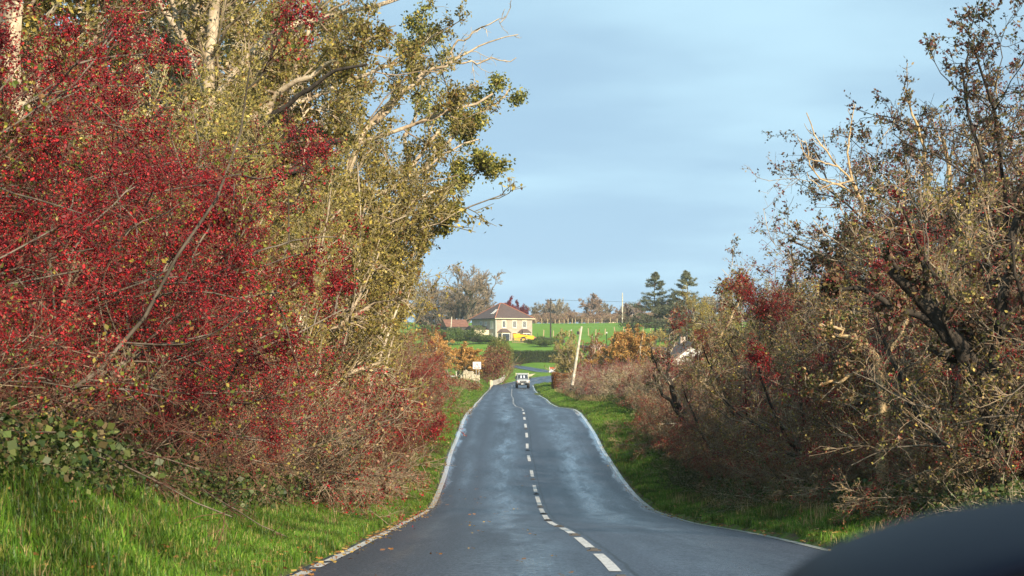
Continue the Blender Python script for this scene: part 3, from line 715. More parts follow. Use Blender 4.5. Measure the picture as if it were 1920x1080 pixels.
# ---------------------------------------------------------------- scatter of tufts (grass, undergrowth) by geometry nodes: uncountable stuff
def tuft_mesh(seed, n, h, spread, pal, wid=0.006, bend=0.5):
    rng = np.random.default_rng(seed); a = rng.uniform(0, 2*pi, n); q = rng.uniform(0, 1, n) ** .5 * spread
    b = np.stack([np.cos(a) * q, np.sin(a) * q, np.full(n, -0.02)], 1)
    az = rng.uniform(0, 2*pi, n); ld = np.stack([np.cos(az), np.sin(az), np.zeros(n)], 1); sd = np.stack([-np.sin(az), np.cos(az), np.zeros(n)], 1)
    H = h * rng.uniform(0.5, 1.2, n)[:, None]; w = wid * rng.uniform(.7, 1.4, n)[:, None]; bd = rng.uniform(0.1, 1, n)[:, None] * bend
    p1 = b + U3 * H * 0.55 + ld * H * bd * 0.25; p2 = b + U3 * H * (1 - bd * 0.3) + ld * H * bd
    V = np.stack([b - sd * w, b + sd * w, p1 + sd * w * .8, p1 - sd * w * .8, p2 + sd * w * .15, p2 - sd * w * .15], 1).reshape(-1, 3)
    o = (np.arange(n) * 6)[:, None]; Fc = np.concatenate([o + [0, 1, 2, 3], o + [3, 2, 4, 5]])
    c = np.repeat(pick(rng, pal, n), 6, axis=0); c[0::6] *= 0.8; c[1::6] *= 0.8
    return V, Fc, c
def scatter(name, pts, rot, sc, protos, mt, label=None):
    """one stuff object: tufts instanced on points"""
    me = bpy.data.meshes.new(name); me.vertices.add(len(pts)); me.vertices.foreach_set('co', np.asarray(pts, np.float32).ravel())
    for nm, arr, ty in (('rot', rot, 'FLOAT'), ('sc', sc, 'FLOAT')):
        at = me.attributes.new(nm, ty, 'POINT'); at.data.foreach_set('value', np.asarray(arr, np.float32))
    o = obj(name, me, kind='stuff'); 
    if label: o['label'] = label
    ng = bpy.data.node_groups.new(name + '_nodes', 'GeometryNodeTree')
    ng.interface.new_socket('Geometry', in_out='INPUT', socket_type='NodeSocketGeometry'); ng.interface.new_socket('Geometry', in_out='OUTPUT', socket_type='NodeSocketGeometry')
    gi, go = ng.nodes.new('NodeGroupInput'), ng.nodes.new('NodeGroupOutput')
    ip = ng.nodes.new('GeometryNodeInstanceOnPoints'); g2 = ng.nodes.new('GeometryNodeGeometryToInstance')
    for V, Fc, c in protos[::-1]:
        pm = mesh_np(name + '_tuft', V, Fc, M[mt], col=c); po = bpy.data.objects.new(name + '_tuft', pm)
        oi = ng.nodes.new('GeometryNodeObjectInfo'); oi.inputs['Object'].default_value = po; ng.links.new(oi.outputs['Geometry'], g2.inputs[0])
    ra = ng.nodes.new('GeometryNodeInputNamedAttribute'); ra.data_type = 'FLOAT'; ra.inputs[0].default_value = 'rot'
    sa = ng.nodes.new('GeometryNodeInputNamedAttribute'); sa.data_type = 'FLOAT'; sa.inputs[0].default_value = 'sc'
    cx = ng.nodes.new('ShaderNodeCombineXYZ'); ng.links.new(ra.outputs[0], cx.inputs[2])
    ng.links.new(gi.outputs[0], ip.inputs['Points']); ng.links.new(g2.outputs[0], ip.inputs['Instance']); ip.inputs['Pick Instance'].default_value = True
    ng.links.new(cx.outputs[0], ip.inputs['Rotation']); ng.links.new(sa.outputs[0], ip.inputs['Scale']); ng.links.new(ip.outputs[0], go.inputs[0])
    md = o.modifiers.new('scatter', 'NODES'); md.node_group = ng
    return o

rng0 = np.random.default_rng(7)
def band(n, y0, y1, o0, o1, side, power=1.0):
    """points in the strip between offsets o0..o1 outside the road's edge"""
    y = rng0.uniform(0, 1, n) ** power * (y1 - y0) + y0; o = rng0.uniform(o0, o1, n)
    x = road_x(y) - 3.15 - o if side < 0 else road_x(y) + 3.15 + o
    return x, y
GR = [((0.09, 0.20, 0.02), 5), ((0.14, 0.27, 0.025), 4), ((0.06, 0.13, 0.018), 3), ((0.27, 0.31, 0.06), 2), ((0.42, 0.33, 0.14), 0.7)]
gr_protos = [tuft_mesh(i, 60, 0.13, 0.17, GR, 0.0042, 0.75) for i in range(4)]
def build_grass():
    xs, ys, s = [], [], []
    for n, a in ((7500, (9, 30, 0.12, 2.5, -1)), (7500, (30, 62, 0.1, 2.6, -1)), (2600, (9, 62, 0.0, 0.3, -1)), (5200, (62, 140, 0.1, 2.6, -1)), (900, (18, 80, 0.0, 0.3, 1)), (2600, (18, 60, 0.1, 2.3, 1)), (3200, (60, 140, 0.1, 2.4, 1)),
                 (6500, (138, 292, 0.1, 9, -1)), (3000, (140, 290, 0.1, 3.5, 1))):
        x, y = band(n, *a); xs.append(x); ys.append(y); s.append(rng0.uniform(0.55, 1.2, n) * (1.0 if a[0] < 60 else 1.25) * (0.55 if a[3] == 0.3 else 1))
    x, y, s = map(np.concatenate, (xs, ys, s)); z = ground(x, y)
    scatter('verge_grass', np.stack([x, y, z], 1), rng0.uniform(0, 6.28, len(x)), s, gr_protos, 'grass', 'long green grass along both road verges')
build_grass()
DRY = [((0.50, 0.38, 0.18), 4), ((0.38, 0.27, 0.12), 3), ((0.24, 0.18, 0.08), 2), ((0.18, 0.2, 0.05), 1)]
def build_dry():
    xs, ys = [], []
    for n, a in ((420, (12, 60, 1.8, 3.0, -1)), (900, (18, 84, 2.1, 3.6, 1)), (90, (18, 60, .4, 2.1, 1)), (90, (10, 60, .4, 1.8, -1)), (1500, (120, 215, 1.6, 5.5, 1)), (150, (195, 226, 1.0, 4.2, -1)), (420, (60, 138, 1.9, 3.0, -1))):
        x, y = band(n, *a); xs.append(x); ys.append(y)
    x, y = map(np.concatenate, (xs, ys)); z = ground(x, y)
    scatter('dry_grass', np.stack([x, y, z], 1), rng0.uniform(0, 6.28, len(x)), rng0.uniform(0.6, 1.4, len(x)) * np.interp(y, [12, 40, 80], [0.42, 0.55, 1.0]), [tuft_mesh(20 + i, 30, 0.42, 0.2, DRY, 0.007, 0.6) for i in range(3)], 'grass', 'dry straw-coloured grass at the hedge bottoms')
build_dry()
def weed_proto(seed, pal, n=110, h=0.4, size=0.055):
    rng = np.random.default_rng(seed); p = rng.normal(0, 0.2, (n, 3)); p[:, 2] = rng.uniform(0.02, h, n)
    return leaves(rng, p, size, pal, aspect=0.85)
def build_weeds():
    xs, ys = [], []
    for n, a in ((900, (9, 60, 1.5, 3.4, -1)), (1500, (16, 80, 1.6, 4.2, 1)), (900, (60, 140, 1.7, 3.5, -1)), (900, (80, 210, 1.9, 4.5, 1))):
        x, y = band(n, *a); xs.append(x); ys.append(y)
    x, y = map(np.concatenate, (xs, ys)); z = ground(x, y)
    pal = WEED
    scatter('weeds', np.stack([x, y, z], 1), rng0.uniform(0, 6.28, len(x)), rng0.uniform(0.5, 1.4, len(x)), [weed_proto(40 + i, pal) for i in range(3)], 'leaf', 'leafy weeds and ivy under the hedges')
build_weeds()

def build_fallen():
    xs, ys = [], []
    for n, a in ((2600, (10, 60, -0.35, 2.2, -1)), (1300, (60, 140, -0.25, 2.2, -1)), (900, (18, 80, -0.35, 2.2, 1)), (40, (14, 70, -3.0, -0.3, -1))):
        x, y = band(n, *a); xs.append(x); ys.append(y)
    x, y = map(np.concatenate, (xs, ys)); z = ground(x, y) + 0.06
    on = (x > road_x(y) - 3.15) & (x < road_x(y) + 3.15); z[on] = road_z(y[on]) + 0.008
    rng = np.random.default_rng(5); pr = []
    for i in range(3):
        p = rng.normal(0, .05, (3, 3)) * [1, 1, .1]; V, Fc, c = leaves(rng, p, 0.055, [((0.35, 0.16, 0.04), 3), ((0.22, 0.10, 0.04), 3), ((0.45, 0.30, 0.08), 2), ((0.12, 0.07, 0.04), 2)], aspect=.8)
        V[:, 2] = V[:, 2] * .35; V[:, 2] -= V[:, 2].min(); pr.append((V, Fc, c))
    scatter('fallen_leaves', np.stack([x, y, z], 1), rng0.uniform(0, 6.28, len(x)), rng0.uniform(.6, 1.3, len(x)), pr, 'leaf', 'fallen brown and yellow leaves along the road edges')
build_fallen()
# ------------------------------------------------------------------ near hedges and trees
R = np.random.default_rng(11)
hw = [hawthorn(101), hawthorn(102)]
bs = [brown_shrub(201, 3.4, 1.0, 0.4), brown_shrub(202, 3.2, 0.45, 0.9)]
ol = [olive_shrub(301, 7.2)]
sb = [scrub(401, 6.0, KHAKI + OLIVE, 0.25, ('bark_dark', 'bark_grey', 'bark_brown')), scrub(402, 5.2, KHAKI + OLIVE + DRED, 0.5, ('bark_grey', 'bark_pale', 'bark_brown'))]
br = [bramble(501, WEED, size=0.036, nl=5500), bramble(502, WEED, 1.1, size=0.036, nl=5500)]
pb = [brown_shrub(601, 2.4, 0.25, 0.4, 'bark_purple'), brown_shrub(602, 2.2, 0.0, 0.9, 'bark_pale')]
for p_ in pb: p_.kind = 'purple_twig_shrub'
LH = 'berried hawthorns of the left hedge'; LB = 'low twiggy shrubs of the left hedge'; LO = 'tall upright shrubs of the left hedge'
ORD = 'nearest second third fourth fifth sixth seventh eighth ninth tenth eleventh twelfth thirteenth fourteenth fifteenth sixteenth seventeenth eighteenth nineteenth twentieth'.split()
TENS = {2: 'twenty', 3: 'thirty', 4: 'forty', 5: 'fifty'}; UN = 'first second third fourth fifth sixth seventh eighth ninth'.split(); TT = {2: 'twentieth', 3: 'thirtieth', 4: 'fortieth', 5: 'fiftieth'}
def nth(lab, i):
    if i < 20: w = ORD[i]
    else:
        a_, b_ = divmod(i + 1, 10); w = TT[a_] if b_ == 0 else TENS[a_] + '-' + UN[b_ - 1]
    return lab + (', the nearest of its row' if i == 0 else ', %s along from the near end' % w)
def row(protos, ys, offs, side, sc, lab, cat, grp, scz=None):
    for i_, y in enumerate(ys):
        y = y + R.uniform(-0.5, 0.5); o = R.uniform(*offs); s = R.uniform(*sc)
        if side < 0: o += float(np.interp(y, [66, 100, 135], [0, 1.2, 2.6]))
        x = road_x(y) + side * (3.15 + o)
        place(protos[R.integers(len(protos))], float(x), float(y), R.uniform(0, 6.28), s, nth(lab, i_), cat, grp, scz=None if scz is None else s * scz)
# left: hawthorns heavy with red berries beside the grass mound
row(hw, np.arange(13.5, 32, 2.1), (3.3, 3.9), -1, (0.92, 1.08), 'hawthorn thick with berries above the grass bank', 'hawthorn', LH)
row(hw, np.arange(12, 34, 2.3), (5.6, 6.8), -1, (1.08, 1.25), 'red-berried hawthorn in the left hedge, second row', 'hawthorn', 'hawthorns in the second row of the left hedge')
row(bs, np.arange(14, 58, 2.6), (2.5, 3.0), -1, (0.5, 0.68), 'low brown shrub at the foot of the berried hawthorns', 'shrub', 'low brown shrubs below the hawthorns')
# left: brown and red twigs below, olive twigs above
row(bs, np.arange(33, 138, 1.9), (2.3, 3.2), -1, (0.85, 1.12), 'arching red-brown shrub beside the left verge', 'shrub', LB)
row(ol, np.arange(35, 104, 2.6), (3.8, 4.8), -1, (0.85, 1.02), 'tall upright yellow-green shrub behind the red-brown shrubs', 'shrub', LO)
row(hw, (46, 56, 62, 70, 78, 86, 94, 101, 110, 117), (2.7, 3.4), -1, (0.62, 0.8), 'small dark red hawthorn among brown twigs on the left', 'hawthorn', 'small hawthorns along the far left hedge')
row(ol + sb, np.arange(40, 118, 5.0), (8.0, 10.0), -1, (1.05, 1.3), 'tall tangled shrub deep behind the left hedge', 'shrub', 'shrubs behind the left hedge')
for i_, (y, s) in enumerate(((116, 1.0), (122, 1.12), (128, 1.05))):
    place(hw[0], float(road_x(y)) - 3.15 - 5.8, y, y, s, nth('dark red hawthorn at the open left hedge end', i_), 'hawthorn', 'last hawthorns of the left hedge')
for i_, (y, o, s) in enumerate(((16.5, 2.1, .4), (18, 2.1, .42), (19.5, 2.1, .45), (22, 2.2, .45), (25, 2.2, .5), (29, 2.3, .5))):
    place(br[int(y) % 2], float(road_x(y)) - 3.15 - o, y, y * 3, s, nth('leafy green bramble on the bank below the hawthorns', i_), 'bramble', 'brambles on the left grass bank')

# the big olive-leaved tree: pale trunk at left, limbs sweeping out over the road
def left_tree():
    rng = np.random.default_rng(9); D = 47; pl = Plant('roadside_tree')
    bx, by = XX(392, D), D; bz = gz(bx, by)
    q = lambda px, py, D2: (XX(px, D2) - bx, D2 - by, ZZ(py, D2) - bz)
    tr = [[(0, 0, -0.2), q(392, 560, 47), q(388, 260, 47), q(398, 60, 47), q(420, -160, 47)],
          [q(392, 290, 47), q(470, 215, 46.4), q(560, 150, 46), q(640, 110, 45.5), q(720, 60, 45)],
          [q(385, 330, 47.2), q(470, 330, 47.6), q(560, 310, 48), q(600, 275, 48), q(655, 262, 48)],
          [q(392, 200, 47), q(520, 60, 47), q(660, 20, 48), q(780, -20, 49), q(860, -70, 50)],
          [q(388, 300, 47), q(520, 330, 50), q(680, 270, 52), q(830, 215, 53), q(930, 175, 54)],
          [q(392, 420, 47), q(520, 470, 50), q(640, 440, 52), q(760, 390, 54), q(840, 350, 55)],
          [q(385, 180, 47), q(340, 60, 48), q(300, -60, 49), q(270, -160, 50), q(250, -240, 50)],
          [q(392, 240, 47), q(540, 200, 49), q(660, 150, 51), q(740, 120, 52), q(820, 60, 53)]]
    rad = [(0.20, 0.12), (0.10, 0.035), (0.085, 0.05), (0.10, 0.03), (0.10, 0.03), (0.09, 0.03), (0.09, 0.03), (0.09, 0.03)]
    T = custom(tr, rad, 16, rng, 0.05)
    lv = grow(rng, T, [
        dict(m=15, t0=0.2, t1=1.0, ang=0.85, ratio=0.30, k=7, wander=0.22, trop=(0.02, 0, 0.03), rr=0.42, minr=0.02),
        dict(m=9, t0=0.1, t1=1.0, ang=0.8, ratio=0.42, k=5, wander=0.26, trop=(0, 0, 0.04), rr=0.5, minr=0.010),
        dict(m=8, t0=0.1, t1=1.0, ang=0.8, ratio=0.5, k=2, wander=0.3, trop=(0, 0, 0.03), rr=0.5, minr=0.007)])
    wood(pl, lv, ('bark_cream', 'bark_brown', 'bark_olive'), sides=(8, 5, 3, 3))
    dl = custom([[q(505, 318, 44), q(570, 318, 43.6), q(590, 285, 43.4), q(655, 263, 43.2)], [q(430, 300, 45.5), q(520, 215, 44.5), q(600, 150, 44), q(690, 115, 43.5)]], [(0.09, 0.075), (0.085, 0.03)], 12, rng, 0.03)
    V, Fc = tubes(dl[0], dl[1], 7); pl.add('dark_limb', mesh_np('dark_limb', V, Fc, M['bark_dark']), True)
    P = lv[3][0]; c = along(rng, P, 11000, 0.3, 1, 0.02); p = np.repeat(c, 3, axis=0) + rng.normal(0, 0.05, (len(c) * 3, 3))
    foliage(pl, 'leaves', leaves(rng, p, 0.095, OLIVE, droop=0.2, aspect=0.55), 'leaf')
    place(pl, bx, by, 0, 1, 'tall tree with pale trunk and olive leaves leaning over the road', 'tree', z=bz, sink=0)
    # dead limb reaching out against the sky, and the broken dark limb
    rng = np.random.default_rng(10)
left_tree()
def dead_limb_tree():
    """a bare pale tree behind whose dead limb stands out over the road"""
    rng = np.random.default_rng(10); D = 52; bx, by = XX(600, D), D; bz = gz(bx, by); pl = Plant('half_dead_tree')
    q = lambda px, py, D2: (XX(px, D2) - bx, D2 - by, ZZ(py, D2) - bz)
    tr = [[(0, 0, -0.2), q(605, 560, 52), q(640, 380, 52), q(690, 240, 52), q(760, 165, 52)],
          [q(690, 240, 52), q(780, 150, 52), q(850, 110, 52), q(910, 80, 52), q(972, 62, 52)],
          [q(780, 150, 52), q(830, 125, 52.3), q(880, 118, 52.5), q(930, 112, 52.6), q(968, 108, 52.6)],
          [q(840, 112, 52), q(855, 85, 52), q(875, 70, 51.8), q(920, 45, 51.6), q(962, 20, 51.5)],
          [q(640, 380, 52), q(600, 250, 52), q(560, 120, 52), q(580, 40, 52), q(540, -60, 52)],
          [q(650, 360, 52), q(720, 360, 53), q(770, 330, 54), q(830, 290, 54), q(900, 265, 54)]]
    rad = [(0.13, 0.07), (0.065, 0.012), (0.04, 0.012), (0.035, 0.010), (0.09, 0.04), (0.07, 0.02)]
    T = custom(tr, rad, 14, rng, 0.05)
    lv = grow(rng, T, [dict(m=7, t0=0.25, t1=1.0, ang=0.6, ratio=0.20, k=5, wander=0.2, trop=(0.04, 0, 0.03), rr=0.5, minr=0.010),
        dict(m=3, t0=0.2, t1=1.0, ang=0.6, ratio=0.45, k=3, wander=0.25, trop=(0, 0, 0.03), rr=0.6, minr=0.007)])
    wood(pl, lv, ('bark_cream', 'bark_pale', 'bark_pale'), sides=(7, 4, 3))
    place(pl, bx, by, 0, 1, 'bare pale tree whose dead forked limb reaches out over the road', 'tree', z=bz, sink=0)
dead_limb_tree()
def leafy_edge_tree():
    """the clump of larger green leaves at the road end of the left trees"""
    rng = np.random.default_rng(12); D = 58; bx, by = XX(690, D), D; bz = gz(bx, by); pl = Plant('leafy_tree')
    q = lambda px, py, D2: (XX(px, D2) - bx, D2 - by, ZZ(py, D2) - bz)
    tr = [[(0, 0, -0.2), q(700, 560, 58), q(720, 440, 58), q(760, 340, 58), q(820, 240, 58)],
          [q(720, 440, 58), q(790, 400, 57), q(830, 360, 57), q(880, 330, 57), q(925, 300, 57)],
          [q(740, 390, 58), q(800, 300, 58), q(860, 250, 58), q(910, 205, 58), q(965, 160, 58)],
          [q(710, 500, 58), q(760, 470, 57), q(800, 440, 57), q(830, 415, 57), q(850, 400, 57)],
          [q(760, 340, 58), q(770, 240, 59), q(790, 160, 59), q(780, 90, 60), q(790, 60, 60)]]
    T = custom(tr, [(0.13, 0.05), (0.06, 0.02), (0.07, 0.02), (0.05, 0.02), (0.07, 0.03)], 14, rng, 0.05)
    lv = grow(rng, T, [dict(m=11, t0=0.5, t1=1.0, ang=0.75, ratio=0.24, k=6, wander=0.2, trop=(0.0, 0, 0.05), rr=0.5, minr=0.014),
        dict(m=7, t0=0.15, t1=1.0, ang=0.75, ratio=0.42, k=4, wander=0.25, trop=(0, 0, 0.02), rr=0.5, minr=0.008),
        dict(m=5, t0=0.15, t1=1.0, ang=0.7, ratio=0.5, k=2, wander=0.25, trop=(0, 0, 0.02), rr=0.6, minr=0.006)])
    wood(pl, lv, ('bark_cream', 'bark_pale', 'bark_brown'), sides=(7, 4, 3, 3))
    c = along(rng, lv[3][0], 5200, 0.2, 1, 0.02); p = np.repeat(c, 3, axis=0) + rng.normal(0, 0.10, (len(c) * 3, 3))
    foliage(pl, 'leaves', leaves(rng, p, 0.10, [((0.17, 0.18, 0.04), 4), ((0.25, 0.24, 0.05), 4), ((0.40, 0.33, 0.07), 2), ((0.08, 0.09, 0.03), 2)], droop=0.1, aspect=0.62), 'leaf')
    place(pl, bx, by, 0, 1, 'green leafy tree at the road end of the left trees, against the sky', 'tree', z=bz, sink=0)
leafy_edge_tree()
def pole_trunk():
    rng = np.random.default_rng(14); D = 44; bx, by = XX(540, D), D; pl = Plant('slender_tree'); bz = gz(bx, by)
    q = lambda px, py, D2: (XX(px, D2) - bx, D2 - by, ZZ(py, D2) - bz)
    T = custom([[(0, 0, -0.2), q(543, 760, D), q(535, 690, D), q(550, 610, D), q(560, 520, D)], [q(548, 620, D), q(560, 560, D), q(590, 500, D), q(600, 440, D), q(640, 390, D)]], [(0.085, 0.05), (0.05, 0.025)], 12, rng, 0.015)
    lv = grow(rng, T, [dict(m=9, t0=0.3, t1=1.0, ang=0.7, ratio=0.35, k=6, wander=0.18, trop=(0.0, 0, 0.03), rr=0.5, minr=0.014),
        dict(m=6, t0=0.15, t1=1.0, ang=0.75, ratio=0.42, k=4, wander=0.25, trop=(0, 0, 0.02), rr=0.5, minr=0.008)])
    wood(pl, lv, ('bark_cream', 'bark_cream', 'bark_pale'), sides=(8, 4, 3))
    place(pl, bx, by, 0, 1, 'slender pale tree trunk showing between the red and olive shrubs', 'tree', z=bz, sink=0)
pole_trunk()
bg = [far_tree(61, 13, 5.5, 0.12, ('bark_cream', 'bark_pale', 'bark_olive'), OLIVE, 17000, 'background_tree', 0.11, (12, 9, 7, 4), 0.02, 2, .25),
      far_tree(62, 12, 5.0, 0.10, ('bark_pale', 'bark_cream', 'bark_pale'), OLIVE + KHAKI, 11000, 'background_tree', 0.10, (10, 8, 6, 4), 0.025, 3, .3)]
for i, (px, D, s, l) in enumerate(((330, 58, 1.35, 'olive-leaved tree right behind the pale trunk'), (255, 62, 1.35, 'tangled olive tree between the pale trunk and the dark broken limb'), (330, 64, 1.35, 'olive-brown tree behind the broken dark limb'),
        (350, 70, 1.2, 'olive-brown tree behind the dead forked limb'), (235, 52, 1.35, 'brownish tree above the berried hawthorns'), (120, 48, 1.2, 'brown tree behind the top of the hawthorns at the far left'),
        (390, 54, 1.0, 'olive thicket tree rising above the slender pale trunk'), (400, 60, .85, 'olive twiggy tree above the red-brown shrubs'), (400, 75, 1.5, 'tall tree far behind the pale trunk'), (360, 85, 1.3, 'tall tree deep behind the left thicket'), (10, 45, 1.2, 'brown tree at the left edge behind the hawthorns'), (350, 50, 1.1, 'olive tree crowding the foot of the pale trunk'))):
    place(bg[i % 2], XX(px, D), D, i * 1.9, s, l, 'tree')
for i, (px, D, s, l) in enumerate(((570, 66, 1.35, 'tall yellow-olive shrub below the dead forked limb'), (585, 78, 1.25, 'tall yellow-olive shrub at the road end of the left thicket'), (585, 58, 1.3, 'tall yellow-olive shrub above the red twigs, left of the road end'), (530, 54, 1.3, 'tall yellow-olive shrub right of the slender pale trunk'), (610, 92, 1.1, 'last tall olive shrub of the left thicket before the low hawthorns'), (500, 50, 1.25, 'tall yellow-olive shrub left of the slender pale trunk'))):
    place(ol[0], XX(px, D), D, i * 1.3, s, l, 'shrub')
# ---- right side
row(sb, np.arange(24.5, 58, 2.3), (3.0, 3.9), 1, (0.66, 0.82), 'tangled brown scrub shrub beside the shaded right verge', 'shrub', 'scrub along the right verge')
row(bs[1:], np.arange(26, 80, 2.6), (2.4, 3.0), 1, (0.5, 0.7), 'low brown twigs under the right hedge', 'shrub', 'low shrubs at the foot of the right hedge')
row(sb, np.arange(24, 66, 2.4), (5.8, 7.8), 1, (0.95, 1.2), 'taller scrub tree behind the front of the right hedge', 'shrub', 'taller scrub in the right hedge')
row(hw, (27, 39), (5.6, 6.4), 1, (0.8, 1.0), 'hawthorn with scattered red berries inside the right hedge', 'hawthorn', 'hawthorns in the right hedge')
row(br, np.arange(20, 80, 3.0), (2.0, 2.6), 1, (0.6, 0.95), 'bramble clump at the edge of the right verge', 'bramble', 'brambles beside the right verge')
bgr = scrub(453, 8.8, KHAKI + DARKL + DRED, 0.25, ('bark_grey', 'bark_pale', 'bark_brown'), 6500, 'tangled_tree', 0.3, 5, 0.075)
dk = [scrub(451, 9.5, DARKL, 0.0, ('bark_dark', 'bark_dark', 'bark_dark'), 9000, 'dark_leaved_tree', 0.22, 3, 0.075), scrub(452, 8.5, DARKL + KHAKI, 0.1, ('bark_grey', 'bark_pale', 'bark_grey'), 9000, 'scrub_tree', 0.35, 3, 0.08)]
for i, (px, D, s_, l) in enumerate(((1650, 58, .95, 'brown tangled tree at the shoulder of the right hedge'), (1760, 54, 1.0, 'brown tangled tree below the golden stems'), (1880, 50, 1.1, 'brown tangled tree filling the right edge'), (1900, 38, .8, 'grey-brown scrub tree low at the right edge'), (1570, 74, .8, 'brown tangled tree behind the bare ash'), (1820, 62, 1.15, 'tall brown tangled tree behind the golden stems'))):
    place(bgr, XX(px, D), D, i * 2.1, s_, l, 'tree')
place(dk[1], XX(1925, 42), 42, 1.7, 1.15, 'grey-barked thin tree crossing the right edge at the top', 'tree')
place(dk[0], XX(1850, 39), 39, 5.2, .98, 'dark brown-leaved tree just left of the right edge, above the ivy-clad trunk', 'tree')
for i, (px, D, s_, l) in enumerate(((1850, 36, 1.1, 'red-berried hawthorn high above the ivy-clad leaning trunk'), (1740, 47, 1.15, 'hawthorn with red berries under the golden stems'), (1620, 54, 1.05, 'hawthorn with red berries under the bare ash'), (1440, 62, .95, 'hawthorn with red berries at the left shoulder of the right hedge'))):
    place(hw[i % 2], XX(px, D), D, i * 1.4, s_, l, 'hawthorn')
place(dk[0], XX(1960, 34), 34, 0.5, 1.0, 'dark-leaved tree rising at the right edge above the hedge', 'tree')
place(dk[0], XX(1870, 45), 45, 2.5, 1.02, 'dark brown-leaved tree behind the golden-stemmed tree, just below the top of the photo', 'tree')
place(dk[1], XX(1730, 50), 50, 1.0, 1.1, 'grey thin-leaved tree with sparse brown leaves at the top of the right hedge', 'tree')
place(dk[1], XX(1560, 66), 66, 3.0, 0.95, 'sparse tree with small dark leaves left of the bare upright ash', 'tree')
place(dk[1], XX(1430, 84), 84, 5.0, 0.92, 'wide thin tree with drooping dark leaves against the sky, right of the spruces', 'tree')
place(dk[0], XX(1900, 60), 60, 4.0, 1.15, 'tall dark tree farther back at the right edge of the hedge', 'tree')
gold = None
def gold_tree():
    rng = np.random.default_rng(31); D = 44; bx, by = XX(1800, D), D; bz = gz(bx, by); pl = Plant('golden_stemmed_tree')
    q = lambda px, py, D2: (XX(px, D2) - bx, D2 - by, ZZ(py, D2) - bz)
    T = custom([[(0, 0, -0.2), q(1800, 600, D), q(1790, 440, D), q(1782, 360, D), q(1772, 260, D)], [q(1785, 370, D), q(1815, 330, D), q(1830, 280, D), q(1860, 220, D), q(1870, 150, D)],
        [q(1795, 470, D), q(1750, 400, D), q(1740, 320, D), q(1725, 250, D), q(1700, 170, D)]], [(0.11, 0.045), (0.05, 0.02), (0.06, 0.02)], 14, rng, 0.03)
    lv = grow(rng, T, [dict(m=8, t0=0.35, t1=1.0, ang=0.6, ratio=0.28, k=6, wander=0.18, trop=(0.0, 0, 0.06), rr=0.5, minr=0.014),
        dict(m=7, t0=0.15, t1=1.0, ang=0.7, ratio=0.42, k=4, wander=0.25, trop=(0, 0, 0.04), rr=0.5, minr=0.009),
        dict(m=5, t0=0.15, t1=1.0, ang=0.7, ratio=0.5, k=2, wander=0.25, trop=(0, 0, 0.02), rr=0.6, minr=0.006)])
    wood(pl, lv, ('bark_gold', 'bark_gold', 'bark_grey'), sides=(8, 4, 3, 3))
    foliage(pl, 'leaves', leaves(rng, along(rng, lv[3][0], 1500, 0.3, 1, 0.03), 0.07, DARKL + KHAKI), 'leaf')
    place(pl, bx, by, 0, 1, 'bare tree with golden sunlit stems in the right hedge', 'tree', z=bz, sink=0)
gold_tree()
def ash():
    rng = np.random.default_rng(33); D = 50; bx, by = XX(1730, D), D; bz = gz(bx, by); pl = Plant('young_ash_tree')
    q = lambda px, py, D2: (XX(px, D2) - bx, D2 - by, ZZ(py, D2) - bz)
    T = custom([[(0, 0, -0.2), q(1720, 640, D), q(1670, 510, D), q(1640, 430, D), q(1600, 350, D)], [q(1635, 420, D), q(1590, 330, D), q(1570, 310, D), q(1535, 265, D), q(1513, 212, D)],
        [q(1600, 350, D), q(1590, 290, D), q(1595, 240, D), q(1600, 210, D), q(1606, 192, D)], [q(1610, 370, D), q(1570, 345, D), q(1545, 338, D), q(1520, 310, D), q(1495, 255, D)],
        [q(1570, 312, D), q(1545, 305, D), q(1520, 298, D), q(1510, 270, D), q(1497, 262, D)], [q(1600, 340, D), q(1565, 345, D), q(1540, 350, D), q(1520, 335, D), q(1510, 320, D)]],
        [(0.085, 0.04), (0.04, 0.012), (0.035, 0.01), (0.03, 0.01), (0.022, 0.009), (0.022, 0.009)], 12, rng, 0.015)
    lv = grow(rng, T, [dict(m=5, t0=0.35, t1=1.0, ang=0.5, ratio=0.16, k=5, wander=0.10, trop=(0.0, 0, 0.12), rr=0.5, minr=0.012)])
    wood(pl, lv, ('bark_gold', 'bark_pale', 'bark_pale'), names=('trunk', 'limb', 'twig'), sides=(7, 4))
    place(pl, bx, by, 0, 1, 'bare young ash with upright budded shoots against the sky', 'tree', z=bz, sink=0)
ash()
def special(name, seed, D, b, lines, rad, spec, mats, leaf, label, k=12, wig=0.03):
    rng = np.random.default_rng(seed); bx, by = XX(b, D), D; bz = gz(bx, by); pl = Plant(name)
    q = lambda px, py, D2=D: (XX(px, D2) - bx, D2 - by, ZZ(py, D2) - bz)
    tr = [[((0, 0, -0.2) if isinstance(p, int) else q(*p)) for p in l] for l in lines]
    lv = grow(rng, custom(tr, rad, k, rng, wig), spec); wood(pl, lv, mats, sides=(8, 4, 3, 3, 3))
    for nm, n, size, pal, kind, hi in leaf:
        P = lv[-1][0]
        if hi is not None: P = P[(P[:, 1, 2] > hi)]
        p = along(rng, P, n, 0.2, 1, 0.03)
        foliage(pl, nm, leaves(rng, p, size, pal) if kind == 'leaf' else berries(rng, p, size, pal), kind)
    return place(pl, bx, by, 0, 1, label, 'tree', z=bz, sink=0)
K1 = dict(m=9, t0=0.3, t1=1.0, ang=0.75, ratio=0.34, k=6, wander=0.25, trop=(0, 0, 0.03), rr=0.5, minr=0.014)
K2 = dict(m=6, t0=0.15, t1=1.0, ang=0.8, ratio=0.45, k=4, wander=0.28, trop=(0, 0, 0.02), rr=0.5, minr=0.008)
K3 = dict(m=5, t0=0.15, t1=1.0, ang=0.8, ratio=0.5, k=2, wander=0.28, trop=(0, 0, 0.02), rr=0.5, minr=0.006)
